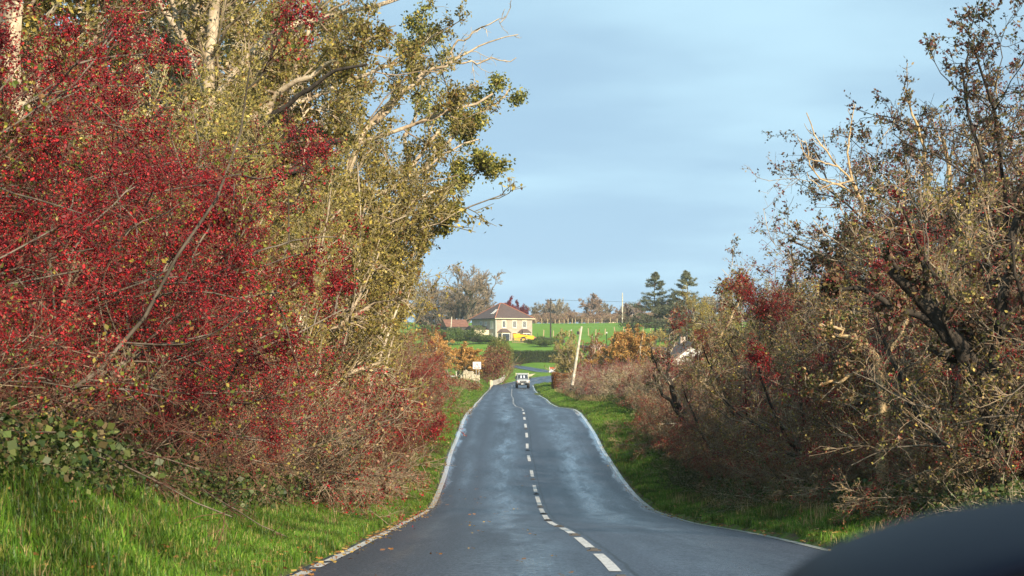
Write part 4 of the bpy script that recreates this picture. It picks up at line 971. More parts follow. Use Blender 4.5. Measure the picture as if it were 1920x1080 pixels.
special('leaning_tree', 41, 26, 1890, [[0, (1850, 750), (1790, 640), (1700, 530), (1670, 505)], [(1790, 640), (1740, 600), (1680, 575), (1620, 545), (1570, 540)],
    [(1850, 750), (1870, 650), (1880, 560), (1900, 480), (1910, 400)]], [(0.20, 0.09), (0.06, 0.025), (0.10, 0.05)], [K1, K2, K3], ('bark_dark', 'bark_dark', 'bark_grey'),
    [('leaves', 3500, 0.07, DARKL, 'leaf', None), ('berries', 900, 0.014, RED, 'berry', 2.5)], 'thick dark ivy-clad tree leaning left through the right hedge')
special('twisted_tree', 42, 70, 1340, [[0, (1325, 850), (1290, 790), (1262, 740), (1250, 700)], [(1325, 850), (1285, 800), (1262, 760), (1240, 735), (1225, 700)], [(1255, 720), (1235, 690), (1225, 670), (1222, 650), (1212, 640)], [(1250, 700), (1255, 670), (1250, 650), (1262, 630), (1258, 605)]],
    [(0.16, 0.07), (0.10, 0.04), (0.05, 0.02), (0.05, 0.02)], [dict(K1, m=8), K2, K3], ('bark_dark', 'bark_pale', 'bark_pale'), [('leaves', 1500, 0.07, KHAKI, 'leaf', None)], 'small dark twisted tree forking in front of the white gable')
special('bent_tree', 43, 62, 1390, [[0, (1365, 760), (1330, 725), (1312, 715), (1308, 690)], [(1312, 715), (1306, 680), (1308, 660), (1304, 640), (1290, 625)], [(1308, 690), (1280, 688), (1262, 682), (1250, 672), (1240, 668)], [(1312, 716), (1345, 640), (1370, 600), (1390, 560), (1400, 520)]],
    [(0.09, 0.05), (0.035, 0.015), (0.035, 0.015), (0.05, 0.02)], [dict(K1, m=5), dict(K2, m=4), K3], ('bark_gold', 'bark_pale', 'bark_pale'), [('leaves', 300, 0.06, DARKL + KHAKI, 'leaf', 3.5), ('berries', 400, 0.018, RED, 'berry', 2.5)], 'bent sunlit branch and trunk just right of the white gable, red berries above')
special('forked_tree', 44, 33, 1655, [[0, (1655, 780), (1655, 700), (1650, 680), (1600, 630)], [(1650, 680), (1610, 640), (1580, 625), (1565, 610), (1555, 590)], [(1652, 690), (1600, 700), (1560, 720), (1530, 725), (1500, 730)], [(1655, 700), (1680, 640), (1700, 600), (1690, 560), (1710, 520)]],
    [(0.11, 0.07), (0.055, 0.03), (0.04, 0.015), (0.06, 0.02)], [K1, K2, K3], ('bark_gold', 'bark_pale', 'bark_brown'), [('leaves', 3000, 0.065, KHAKI, 'leaf', None)], 'forked tree with lit bark inside the right hedge, dark stump below')
special('berried_tree', 45, 52, 1500, [[0, (1500, 760), (1490, 680), (1510, 600), (1480, 520)], [(1490, 680), (1450, 620), (1430, 580), (1400, 560), (1380, 530)], [(1505, 620), (1540, 560), (1560, 520), (1590, 480), (1600, 440)]],
    [(0.11, 0.05), (0.07, 0.02), (0.07, 0.02)], [dict(K1, m=12), dict(K2, m=8), K3], ('bark_grey', 'bark_pale', 'bark_brown'), [('leaves', 5000, 0.07, KHAKI + OLIVE, 'leaf', None), ('berries', 3600, 0.017, RED, 'berry', 3.0)], 'spreading tree with red berries and olive leaves in the middle of the right hedge')
special('berried_tree', 46, 36, 1800, [[0, (1790, 780), (1780, 650), (1760, 520), (1740, 420)], [(1780, 650), (1820, 560), (1860, 500), (1890, 470), (1900, 430)], [(1770, 560), (1700, 480), (1690, 430), (1680, 400), (1690, 370)]],
    [(0.09, 0.04), (0.07, 0.02), (0.06, 0.02)], [dict(K1, m=11), dict(K2, m=8), K3], ('bark_dark', 'bark_grey', 'bark_brown'), [('leaves', 4500, 0.06, DRED + DARKL, 'leaf', None), ('berries', 2200, 0.014, RED, 'berry', 3.0)], 'dark red-berried tree below the golden-stemmed tree at the right')
for i_, (px, D, h, rz) in enumerate(((1390, 92, 0.95, 0), (1350, 98, 0.8, 2), (1460, 76, 0.95, 1), (1520, 70, 0.9, 3))):
    place(ol[0], XX(px, D), D, rz, h * 0.8, ('olive shrub behind the right hedge near the drooping branches', 'olive shrub behind the right hedge, closest to the spruces', 'olive shrub behind the right hedge, under the sparse dark-leaved tree', 'olive shrub behind the right hedge, closest to the bare ash')[i_], 'shrub', 'olive shrubs behind the right hedge')
# right, farther: low purple-brown brambles and twigs down to the leaning pole
row(bs[1:] + pb[1:], np.arange(74, 108, 2.3), (2.9, 4.0), 1, (0.62, 0.78), 'brown shrub with few berries by the farther right verge', 'shrub', 'brown shrubs along the farther right verge')
row(pb, np.arange(100, 200, 2.6), (3.4, 5.0), 1, (0.85, 1.1), 'low purple-brown shrub by the far right verge', 'shrub', 'purple-brown shrubs beside the far right verge')
row(pb, np.arange(95, 200, 4.0), (6.5, 9.5), 1, (1.0, 1.3), 'purple-brown thicket behind the far right verge', 'shrub', 'thicket behind the far right verge')
row(bs + sb, np.arange(76, 104, 4.0), (9.0, 12.5), 1, (0.6, 0.75), 'brown thicket behind the middle of the right hedge', 'shrub', 'thicket behind the right hedge')
row(sb, np.arange(26, 84, 5), (10, 14), 1, (0.95, 1.15), 'scrub deep behind the right hedge', 'shrub', 'scrub behind the right hedge')
# ------------------------------------------------------------------ middle distance: house, sheds, walls
def gable_or_hip(mb, pts): 
    for p in pts: mb.poly(p)
def window(parent, x, z, w, h, y=0.0, axis='x', inner='glass', sill=True, bars=1, surround=None):
    """a window on a wall: the wall's outside faces -y (axis x) or -x (axis y), at plane y"""
    def bx(mb, a0, a1, d0, d1, z0, z1):
        return mb.box(a0, a1, y - d1, y - d0, z0, z1) if axis == 'x' else mb.box(y - d1, y - d0, a0, a1, z0, z1)
    f = MB(); t = 0.09
    for a0, a1, z0, z1 in ((x - w/2, x - w/2 + t, z, z + h), (x + w/2 - t, x + w/2, z, z + h), (x - w/2 + t, x + w/2 - t, z, z + t), (x - w/2 + t, x + w/2 - t, z + h - t, z + h)):
        bx(f, a0, a1, 0.0, 0.09, z0, z1)
    for b in range(bars):
        c = x - w/2 + w * (b + 1) / (bars + 1); bx(f, c - .035, c + .035, 0.005, 0.07, z + t, z + h - t)
    fr = f.build('window', M['white'], parent)
    g_ = MB(); bx(g_, x - w/2 + t, x + w/2 - t, 0.0, 0.03, z + t, z + h - t); g_.build('pane', M[inner], fr)
    if sill: s_ = MB(); bx(s_, x - w/2 - .12, x + w/2 + .12, 0.0, 0.18, z - 0.14, z - 0.01); s_.build('sill', M['white'], fr)
    return fr
def farmhouse():
    D = 556; cx = XX(930, D); z0 = ZZ(638.5, D)
    th = radians(27); Wf, Ws, H = 11.4, 15.5, 6.25
    hs = empty('farmhouse', (cx, D, z0), th, label='two-storey rendered house with slate hipped roof and bay windows on the rise', cat='house')
    # local: +x along the sunny front, front faces -y; the shaded side runs along +y at x = 0
    w = MB(); w.box(0, Wf, 0, Ws, -2, H); w.build('wall', M['render'], hs)
    e = 0.55; A, B_, C_, D_ = (-e, -e, H), (Wf + e, -e, H), (Wf + e, Ws + e, H), (-e, Ws + e, H)
    R1, R2 = (4.6, Ws * 0.42, H + 4.4), (Wf - 4.6, Ws * 0.58, H + 4.4)
    rf = MB()
    for zz in (0.03,):
        rf.poly([A, B_, R2, R1]); rf.poly([B_, C_, R2]); rf.poly([C_, D_, R1, R2]); rf.poly([D_, A, R1]); rf.poly([A, D_, C_, B_])
    roof = rf.build('roof', M['slate'], hs)
    # courses of slate read as slight steps: ridge and hip tiles in terracotta
    for p, q in ((A, R1), (B_, R2), (C_, R2), (D_, R1), (R1, R2)):
        r_ = MB(); r_.bar((p[0], p[1], p[2] + .05), (q[0], q[1], q[2] + .05), 0.13, 6); r_.build('ridge_tile', M['terracotta'], roof)
    # roof windows on the shaded slope
    for k in (0, 1):
        a = Vector(D_) * 0.5 + Vector(A) * 0.5
        n_ = (Vector(R1) - a); n_.normalize(); yv = Vector((0, 1, 0)); nn = n_.cross(yv); nn = -nn if nn.z < 0 else nn
        base = Vector((0.9 + 0.0 * k, 3.6 + 1.0 * k, 0)); u = (base.x + e) / (R1[0] + e); zz = H + u * 4.4
        p0 = Vector((base.x, base.y, zz)) + nn * 0.05
        v = [p0, p0 + yv * 0.62, p0 + yv * 0.62 + n_ * 2.0, p0 + n_ * 2.0]
        sk = MB(); sk.hexa([tuple(x_) for x_ in v] + [tuple(x_ + nn * 0.12) for x_ in v]); sw = sk.build('skylight', M['white'], roof)
        v = [p0 + yv * .1 + n_ * .12, p0 + yv * .52 + n_ * .12, p0 + yv * .52 + n_ * 1.88, p0 + yv * .1 + n_ * 1.88]
        sk = MB(); sk.hexa([tuple(x_ + nn * .1) for x_ in v] + [tuple(x_ + nn * 0.15) for x_ in v]); sk.build('pane', M['glass'], sw)
    ev = MB(); ev.box(-e - .06, Wf + e + .06, -e - .14, -e, H - .2, H + .02); ev.build('gutter', M['cream'], hs)
    ev = MB(); ev.box(-e - .14, -e, -e, Ws + e, H - .2, H + .02); ev.build('gutter', M['black'], hs)
    dp = MB(); dp.bar((-0.1, -0.12, 0), (-0.1, -0.12, H), 0.07); dp.build('downpipe', M['white'], hs)
    # surrounds, upper windows
    for x in (2.5, 5.75, 8.9):
        s_ = MB(); s_.box(x - .72, x + .72, -.05, 0.0, 3.35, 5.72); sr = s_.build('window_surround', M['cream'], hs)
        window(hs, x, 3.6, 0.98, 1.95, -0.052)
    # two bay windows with hipped lead roofs
    for x, w_, kind in ((2.5, 4.0, 'door'), (8.95, 4.0, 'win')):
        b = MB(); pl = [(x - w_/2, 0), (x - w_/2 + .85, -1.2), (x + w_/2 - .85, -1.2), (x + w_/2, 0)]
        b.prism(pl, -1.0, 2.25, 'z'); bay = b.build('bay', M['cream'], hs)
        r_ = MB(); q = [(x - w_/2 - .25, 0.0, 2.26), (x - w_/2 + .75, -1.45, 2.26), (x + w_/2 - .75, -1.45, 2.26), (x + w_/2 + .25, 0.0, 2.26)]
        t_ = [(x - 1.0, 0.0, 3.25), (x - .75, -.35, 3.25), (x + .75, -.35, 3.25), (x + 1.0, 0.0, 3.25)]
        r_.poly(q[::-1]); r_.poly(t_)
        for i in range(3): r_.poly([q[i], q[i+1], t_[i+1], t_[i]])
        r_.build('bay_roof', M['slate'], bay)
        f = MB(); f.box(x - 1.15, x + 1.15, -1.26, -1.202, 0.3 if kind == 'win' else -.4, 2.0); fr = f.build('window', M['white'], bay)
        f = MB()
        if kind == 'win': f.box(x - 1.05, x - .04, -1.29, -1.262, .4, 1.9); f.box(x + .04, x + 1.05, -1.29, -1.262, .4, 1.9)
        else: f.box(x - 1.05, x + 1.05, -1.29, -1.262, -.3, 1.9)
        f.build('pane', M['glass'], fr)
        for sg in (-1, 1):
            P0 = Vector((x + sg * (w_/2 - .15), -.22, 0)); P1 = Vector((x + sg * (w_/2 - .7), -1.0, 0)); nrm = Vector((sg * .82, -.58, 0)) * 0.09
            f = MB(); f.hexa([tuple(P0 + U3_(0.3)), tuple(P1 + U3_(0.3)), tuple(P1 + nrm + U3_(.3)), tuple(P0 + nrm + U3_(.3)), tuple(P0 + U3_(2.0)), tuple(P1 + U3_(2.0)), tuple(P1 + nrm + U3_(2.0)), tuple(P0 + nrm + U3_(2.0))]); f.build('pane', M['glass'], bay)
    d = MB(); d.box(5.25, 6.3, -.09, -0.003, -.3, 2.15); dr = d.build('door', M['door'], hs); k = MB(); k.box(6.1, 6.2, -.15, -.092, .85, 1.0); k.build('handle', M['steel'], dr)
    s_ = MB(); s_.box(5.05, 6.5, -.05, -.001, 2.2, 2.45); s_.build('lintel', M['cream'], hs)
    # shaded side windows
    for yy, zz, w_, h_, inn in ((2.6, 3.5, 1.5, 2.0, 'blind'), (9.4, 3.4, 1.2, 2.1, 'glass'), (6.2, 4.4, 1.0, .9, 'glass'), (2.6, -.1, 1.4, 2.2, 'blind')): window(hs, yy, zz, w_, h_, 0.0, 'y', inn)
    # low wing with cream fascia on the shaded side, and a flat roofed range behind it
    wg = empty('house_wing', (0, 0, 0)); wg.parent = hs
    a = MB(); a.box(-4.6, -0.02, 4.5, 11.5, -2, 1.9); a.build('wall', M['render'], wg)
    a = MB(); a.box(-4.9, -.02, 4.1, 11.7, 1.92, 2.25); a.build('flat_roof', M['slate'], wg)
    a = MB(); a.box(-4.98, -.04, 4.0, 4.09, 1.3, 3.0); a.box(-4.99, -4.91, 4.1, 11.7, 1.9, 3.0); a.build('fascia', M['cream'], wg)
    a = MB(); a.prism([(4.2, 3.02), (11.5, 3.02), (7.9, 4.3)], -4.5, -.05, 'x'); a.build('pitched_roof', M['brown_roof'], wg)
    a = MB(); a.box(-3.4, -1.6, 4.44, 4.498, -.5, 1.2); a.build('doorway', M['black'], wg)
    a = MB(); a.box(-9.5, -5.1, 8.5, 13.5, -2, 1.5); a.build('annex_wall', M['brown_roof'], wg)
    a = MB(); a.box(-9.8, -5.05, 8.3, 13.7, 1.52, 2.0); a.build('annex_roof', M['slate'], wg)
    a = MB(); a.box(-9.9, -5.1, 8.15, 8.28, 2.2, 2.75)
    a.build('parapet', M['render'], wg)
    return hs
def U3_(z): return Vector((0, 0, z))
farmhouse()
def at(px, py, D): return W(px, py, D)
M['rusty'] = plain('rusty_roof', (0.20, 0.095, 0.06), .85, .3, 1.2)
# outbuilding with rusty roof, behind the conifer hedge
x0 = XX(838, 575); ob = empty('outbuilding', (x0, 575, ZZ(640, 575)), radians(20), label='low outbuilding with rusty red roof left of the rendered house', cat='outbuilding')
MB().box(0, 6.5, 0, 6, -2, 4.2).build('wall', M['stone_dark'], ob)
a = MB(); a.prism([(-.3, 4.22), (6.3, 4.22), (3, 6.4)], -.3, 6.8, 'x'); a.build('roof', M['rusty'], ob)
MB().box(0.8, 2.0, -.06, -.002, 1.4, 2.8).build('window', M['glass'], ob)
# pale post beside the house
p = MB(); p.bar((0, 0, -.3), (.5, 0, 7.0), .16, 6, .13); tag(p.build('post', M['wood_pale'], loc=(XX(843.5, 540), 540, gz(XX(843.5, 540), 540))), 'short pale leaning post before the outbuilding roof', 'post')

# yellow machine in the yard
def machine():
    D = 545; r = empty('loader', (XX(964, D), D, gz(XX(975, D), D)), radians(4), label='yellow wheeled loader parked before the house behind the wooden fence', cat='loader')
    MB().hexa([(0,-.9,.5),(1.5,-.9,.25),(1.5,.9,.25),(0,.9,.5),(-.4,-.9,2.3),(1.6,-.9,2.35),(1.6,.9,2.35),(-.4,.9,2.3)]).build('bucket', M['yellow'], r, .05)
    MB().prism([(1.5, 1.0), (5.3, .75), (5.45, 1.7), (3.5, 1.95), (1.5, 2.15)], -.8, .8, 'y').build('body', M['yellow'], r, .06)
    MB().box(2.3, 3.3, -.7, .7, 1.96, 2.2).build('seat', M['black'], r, .03)
    f_ = MB(); f_.bar((2.3, -.7, 1.9), (2.3, -.7, 3.2), .06); f_.bar((2.3, .7, 1.9), (2.3, .7, 3.2), .06); f_.bar((2.3, -.76, 3.2), (2.3, .76, 3.2), .06); f_.build('roll_bar', M['black'], r)
    for s_ in (-1, 1): MB().hexa([(1.0,s_*.95-.08,1.2),(3.6,s_*.95-.08,1.7),(3.6,s_*.95+.08,1.7),(1.0,s_*.95+.08,1.2),(1.0,s_*.95-.08,1.55),(3.6,s_*.95-.08,2.05),(3.6,s_*.95+.08,2.05),(1.0,s_*.95+.08,1.55)]).build('lift_arm', M['yellow'], r)
    MB().hexa([(5.2,-.5,.9),(6.4,-.5,.6),(6.4,.5,.6),(5.2,.5,.9),(5.2,-.5,1.7),(6.1,-.5,1.3),(6.1,.5,1.3),(5.2,.5,1.7)]).build('engine_cover', M['terracotta'], r, .05)
    for x, rr in ((2.5, .8), (5.9, .62)):
        for s_ in (-1, 1):
            w = MB(); w.bar((x, s_ * .62, rr - .1), (x, s_ * 1.05, rr - .1), rr, 16); wh = w.build('wheel', M['tyre'], r)
            h = MB(); h.bar((x, s_ * 1.05, rr - .1), (x, s_ * 1.09, rr - .1), rr * .5, 12); h.build('rim', M['yellow'], wh)
    MB().bar((6.4, 0, 1.6), (6.4, 0, 2.6), .06, 6).build('exhaust', M['black'], r)
machine()
def rail_fence(name, p, q, n, h, rails, mt, label, pw=.07, rh=.05, pale=0, group=None, follow=True):
    p, q = Vector(p), Vector(q); L = (q - p).length; ang = math.atan2(q.y - p.y, q.x - p.x)
    r = empty(name, p, ang, label=label, cat='fence', group=group); me = None
    for i in range(n):
        t = i / (n - 1); w = p.lerp(q, t); lz = (gz(w.x, w.y) if follow else w.z) - p.z
        if me is None:
            o = MB().box(-pw, pw, -pw, pw, -.3, h).build('post', M[mt], r); me = o.data
        else: o = obj('post', me, r)
        o.location = (L * t, 0, lz)
    for k in range(rails):
        z = h * (0.92 - 0.75 * k / max(1, rails - 1)) if rails > 1 else h * .85
        a = MB(); 
        for i in range(n - 1):
            pass
        zs = [((gz(*(p.lerp(q, i/(n-1)))[:2]) if follow else p.lerp(q, i/(n-1)).z) - p.z) for i in range(n)]
        for i in range(n - 1):
            x0_, x1_ = L * i/(n-1), L * (i+1)/(n-1)
            a.hexa([(x0_, -pw-.04, zs[i]+z-rh), (x1_, -pw-.04, zs[i+1]+z-rh), (x1_, -pw-.005, zs[i+1]+z-rh), (x0_, -pw-.005, zs[i]+z-rh), (x0_, -pw-.04, zs[i]+z+rh), (x1_, -pw-.04, zs[i+1]+z+rh), (x1_, -pw-.005, zs[i+1]+z+rh), (x0_, -pw-.005, zs[i]+z+rh)])
        a.build('rail', M[mt], r)
    return r
rail_fence('garden_fence', at(960.5, 641.3, 538), at(990, 641.3, 536), 9, 1.35, 3, 'wood', 'light timber fence in front of the yellow loader', .06, .07)
rail_fence('field_gate', at(958, 673.5, 455), at(986, 675.5, 450), 4, 1.55, 4, 'wood_dark', 'dark wooden rail fence beside the clipped hedge', .08, .07, follow=False)
# the bank the fence stands on is the lane's far side: dark wall below it
def wall(name, a, b, h, th, mt, label, cat='wall', seed=0, cap=None, base=1.0, wob=.08):
    rng = np.random.default_rng(seed); a, b = Vector(a), Vector(b); a.z = gz(a.x, a.y); b.z = gz(b.x, b.y); L = math.hypot(b.x - a.x, b.y - a.y); n = max(3, int(L / .8)); ang = math.atan2(b.y - a.y, b.x - a.x)
    r = empty(name, a, ang, label=label, cat=cat); m_ = MB()
    for i in range(n):
        x0_, x1_ = L*i/n, L*(i+1)/n; z0_, z1_ = (b.z-a.z)*i/n, (b.z-a.z)*(i+1)/n; t0_, t1_ = rng.uniform(-wob, wob, 2)
        d = rng.uniform(0, .04)
        m_.hexa([(x0_,-th/2-d,z0_-base),(x1_-.02,-th/2-d,z1_-base),(x1_-.02,th/2,z1_-base),(x0_,th/2,z0_-base),(x0_,-th/2-d,z0_+h+t0_),(x1_-.02,-th/2-d,z1_+h+t1_),(x1_-.02,th/2,z1_+h+t1_),(x0_,th/2,z0_+h+t0_)])
    o = m_.build('masonry', M[mt], r, kind='stuff')
    if cap:
        c = MB(); c.hexa([(0,-th/2-.08,h+wob+.01),(L,-th/2-.08,b.z-a.z+h+wob+.01),(L,th/2+.08,b.z-a.z+h+wob+.01),(0,th/2+.08,h+wob+.01),(0,-th/2-.08,h+wob+.12),(L,-th/2-.08,b.z-a.z+h+wob+.12),(L,th/2+.08,b.z-a.z+h+wob+.12),(0,th/2+.08,h+wob+.12)]); c.build('coping', M[cap], r)
    return r
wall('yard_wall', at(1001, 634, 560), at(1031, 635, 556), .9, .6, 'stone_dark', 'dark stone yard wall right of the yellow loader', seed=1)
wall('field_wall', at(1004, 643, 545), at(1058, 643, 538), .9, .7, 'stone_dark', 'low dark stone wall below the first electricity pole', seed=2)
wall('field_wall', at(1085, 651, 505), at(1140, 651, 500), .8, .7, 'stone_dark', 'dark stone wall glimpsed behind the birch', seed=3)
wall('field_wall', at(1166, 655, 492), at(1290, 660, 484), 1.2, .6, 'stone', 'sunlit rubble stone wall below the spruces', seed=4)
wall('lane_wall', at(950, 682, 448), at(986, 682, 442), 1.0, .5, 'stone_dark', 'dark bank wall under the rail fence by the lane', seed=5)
# kerb barrier at the junction: low pale curved wall with an end block
def curved_barrier():
    P = spline([at(923, 718.5, 288), at(932, 715.5, 298), at(941, 711.5, 312), at(946.5, 706, 330)], .8)
    o = empty('junction_barrier', tuple(P[0]), label='low curved pale barrier with square end block at the left of the bend', cat='barrier')
    a = MB()
    for i in range(len(P) - 1):
        p, q = P[i] - P[0], P[i+1] - P[0]; a.hexa([(p[0]-.07,p[1],p[2]-.4),(q[0]-.07,q[1],q[2]-.4),(q[0]+.07,q[1],q[2]-.4),(p[0]+.07,p[1],p[2]-.4),(p[0]-.07,p[1],p[2]+.32),(q[0]-.07,q[1],q[2]+.32),(q[0]+.07,q[1],q[2]+.32),(p[0]+.07,p[1],p[2]+.32)])
    a.build('rail', M['wood_pale'], o)
    MB().box(-.35, .0, -.5, -.05, -.3, .45).build('end_block', M['cream'], o, .02)
curved_barrier()
k = spline([(2.6, 352.5, -2.3), (4.2, 362, -2.15), (7.2, 371, -2.05)], .7); a = MB()
for i in range(len(k) - 1):
    p, q = k[i], k[i+1]; a.hexa([(p[0]-.2,p[1],p[2]-.2),(q[0]-.2,q[1],q[2]-.2),(q[0]+.2,q[1],q[2]-.2),(p[0]+.2,p[1],p[2]-.2),(p[0]-.2,p[1],p[2]+.14),(q[0]-.2,q[1],q[2]+.14),(q[0]+.2,q[1],q[2]+.14),(p[0]+.2,p[1],p[2]+.14)])
tag(a.build('kerb', M['cream']), kind='structure')

# bend sign on two posts
def bend_sign():
    D = 245; w = 15.2 * D / F; bx, by = XX(894.3, D), D; bz = gz(bx, by); zt, zb = ZZ(678.5, D) - bz, ZZ(691.8, D) - bz
    r = empty('road_sign', (bx, by, bz), radians(3), label='white road sign with red triangle and black bend arrow on two posts', cat='road sign')
    for s_ in (-1, 1): MB().bar((s_ * .17 + .08, .06, -.3), (s_ * .17 + .08, .06, zt - .1), .04, 8).build('post', M['steel'], r)
    pn = MB().box(-w/2, w/2, -.02, .0, zb, zt).build('panel', M['white'], r)
    cz, hh = (zb + zt) / 2 - .02, (zt - zb) * .40; hw_ = hh * 1.12
    def tri(s_, y): return [(-hw_ * s_, y, cz - hh * s_), (hw_ * s_, y, cz - hh * s_), (0, y, cz + hh * s_)]
    o_, i_ = tri(1, -.026), tri(.66, -.026); i_ = [(x, y, z - hh * .06) for x, y, z in i_]
    a = MB()
    for j in range(3): a.poly([o_[j], o_[(j+1) % 3], i_[(j+1) % 3], i_[j]])
    a.build('red_border', M['red'], pn)
    a = MB(); y = -.03; u = hh
    for q in ([(-.13,-.5),(-.02,-.5),(-.02,-.22),(-.13,-.22)], [(-.13,-.22),(-.02,-.22),(.16,-.02),(.08,.06)], [(.04,.14),(.12,-.10),(.32,.12)]):
        a.poly([(x_ * u, y, cz + z_ * u) for x_, z_ in q])
    a.build('arrow', M['black'], pn)
bend_sign()
# small white board at the lane mouth
def board():
    D = 372; bx = XX(1035.8, D); bz = gz(bx, D); r = empty('notice_board', (bx, D, bz), 0, label='small white notice board with red top at the mouth of the lane', cat='sign')
    z0, z1 = ZZ(697.5, D) - bz, ZZ(690, D) - bz; w = 12 * D / F
    b = MB().box(-w/2, w/2, -.03, 0, z0, z1).build('panel', M['white'], r)
    MB().box(-w/2 + .1, w/2 - .12, -.05, -.032, z1 - .12, z1 + .12).build('red_strip', M['red'], b)
    a = MB()
    for x_, ww in ((-.36, .12), (-.18, .16), (.12, .34)): a.box(x_, x_ + ww, -.04, -.031, z0 + .28, z0 + .42)
    a.box(-.35, .3, -.04, -.031, z0 + .05, z0 + .13); a.build('lettering', M['blue'], b)
    for s_, h in ((-1, .2), (1, .25)): MB().box(s_ * (w/2 - .03) - .04, s_ * (w/2 - .03) + .04, -.0, .08, -.3, z1 + h).build('post', M['white'], r)
board()

# poles
def pole(px, pyb, pyt, D, r0, mt, label, arm=None, lean=0.0, extra=None, ground_it=True):
    z0 = gz(XX(px, D), D); h = ZZ(pyt, D) - z0; r = empty('utility_pole', (XX(px, D), D, z0), 0, label=label, cat='utility pole')
    MB().bar((0, 0, -.5), (lean, 0, h), r0, 8, r0 * .7).build('shaft', M[mt], r)
    if arm:
        MB().box(lean - arm/2, lean + arm/2, -.12, .02, h - .75, h - .5).build('crossarm', M['wood_dark'], r)
        for k_ in (-.46, 0, .46): MB().bar((lean + k_ * arm, -.05, h - .5), (lean + k_ * arm, -.05, h - .1), .09, 6, .05).build('insulator', M['black'], r)
    if extra: extra(r, h, lean)
    return r
def tx(r, h, l):
    MB().box(.15, .75, -.3, .3, h * .72, h * .72 + 1.0).build('transformer', M['bark_grey'], r, .08)
pole(1032.5, 636, 559.5, 560, .24, 'wood_dark', 'dark electricity pole with crossarm and small transformer in the green field', 2.9, extra=tx)
pole(1167, 607, 549, 790, .28, 'wood_pale', 'slender pale pole before the spruces at the field edge')
for px, pyb, pyt, D, lb in ((1071.5, 638, 620.5, 540, 'thin dark post with white top in the field left of the leaning pole'), (1137.5, 645, 625, 520, 'thin dark post with white top above the birch')):
    zg = gz(XX(px, D), D); r = empty('marker_post', (XX(px, D), D, zg), label=lb, cat='post'); h = ZZ(pyt, D) - zg
    MB().bar((0, 0, 0), (0, 0, h), .09, 6).build('shaft', M['wood_dark'], r); MB().box(-.16, .16, -.16, .16, h, h + .35).build('cap', M['white'], r)
# the leaning pole by the right verge, propped by a stub
def leaning_pole():
    D = 178; bx = XX(1070, D); bz = gz(bx, D); zt = ZZ(612, D) - bz; lx = XX(1090.5, D) - bx
    r = empty('leaning_pole', (bx, D, bz), 0, label='bleached wooden pole leaning to the right beside the far right verge', cat='utility pole')
    MB().bar((0, 0, -.4), (lx * .16, 0, zt * .16), .20, 10, .18).build('dark_butt', M['wood_dark'], r)
    MB().bar((lx * .14, 0, zt * .14), (lx, 0, zt), .135, 10, .095).build('shaft', M['wood_pale'], r)
    MB().bar((.25, .1, -.2), (.25 + .55, .1, zt * .22), .11, 8, .09).build('prop_stub', M['wood_dark'], r)
    MB().box(lx * .9 - .32, lx * .9 - .12, -.12, .12, zt * .885, zt * .93).build('bracket', M['black'], r)
leaning_pole()

# fences of short posts in the field
def post_line(pts, h, w, mt, label, group):
    x, y = pts[0][0], pts[0][1]; r = empty('post_and_wire_fence', (x, y, gz(x, y)), label=label, cat='fence', group=group); me = None
    for (X_, Y_) in pts:
        if me is None: o = MB().box(-w/2, w/2, -w/2, w/2, -.3, h).build('post', M[mt], r); me = o.data
        else: o = obj('post', me, r)
        o.location = (X_ - x, Y_ - y, gz(X_, Y_) - gz(x, y)); s_ = R.uniform(.85, 1.15); o.scale = (1, 1, s_); o.rotation_euler = (R.normal(0, .03), R.normal(0, .04), 0)
    for k_ in (.45, .9):
        wv = MB()
        for a_, b_ in zip(pts[:-1], pts[1:]):
            wv.bar((a_[0] - x, a_[1] - y, gz(*a_) - gz(x, y) + h * k_), (b_[0] - x, b_[1] - y, gz(*b_) - gz(x, y) + h * k_), .006, 3)
        wv.build('wire', M['rope'], r)
post_line([(XX(px, 835), 835) for px in (1005, 1016, 1027, 1041, 1049, 1058, 1065, 1073, 1079, 1091, 1103, 1114.5, 1128.5, 1145, 1157, 1181, 1200, 1222, 1240, 1262)], 1.9, .3, 'wood', 'row of pale fence posts along the top edge of the green field', None)
post_line([(XX(px, D_), D_) for px, D_ in ((1019, 600), (1037.5, 602), (1052, 604), (1067.5, 607), (1086, 611), (1103.5, 616), (1117, 621), (1134.5, 628), (1152.5, 637), (1169, 648), (1187, 662), (1206, 680), (1220, 697))], 2.1, .3, 'wood', 'row of widely spaced posts across the middle of the green field', None)

# far cottages
def cottage(px, pyb, D, w, h, mt, label, rz=0.4, rh=2.2):
    h += ZZ(pyb, D) - gz(XX(px, D), D); r = empty('cottage', (XX(px, D), D, gz(XX(px, D), D)), rz, label=label, cat='house')
    m_ = MB(); m_.box(-w/2, w/2, 0, 5, -2, h); m_.prism([(-w/2, h), (w/2, h), (0, h + rh)], 0, 5, 'y'); m_.build('wall', M[mt], r)
    a = MB()
    for s_ in (-1, 1): a.hexa([(s_*(w/2+.3), -.3, h-.25), (0, -.3, h+rh), (0, 5.3, h+rh), (s_*(w/2+.3), 5.3, h-.25), (s_*(w/2+.3), -.3, h), (0, -.3, h+rh+.25), (0, 5.3, h+rh+.25), (s_*(w/2+.3), 5.3, h)])
    a.build('roof', M['slate'], r)
    f = MB().box(-.5, .5, -.06, -.002, h - 1.4, h - .3).build('window', M['white'], r); MB().box(-.4, .4, -.1, -.062, h - 1.3, h - .4).build('pane', M['glass'], f)
cottage(1157, 603.5, 905, 8, 1.6, 'cream', 'far cottage with pale gable among trees above the field', .3, 2.2)
cottage(1187, 603, 885, 5.5, 1.8, 'white', 'far white cottage just left of the spruces', .5, 2.4)
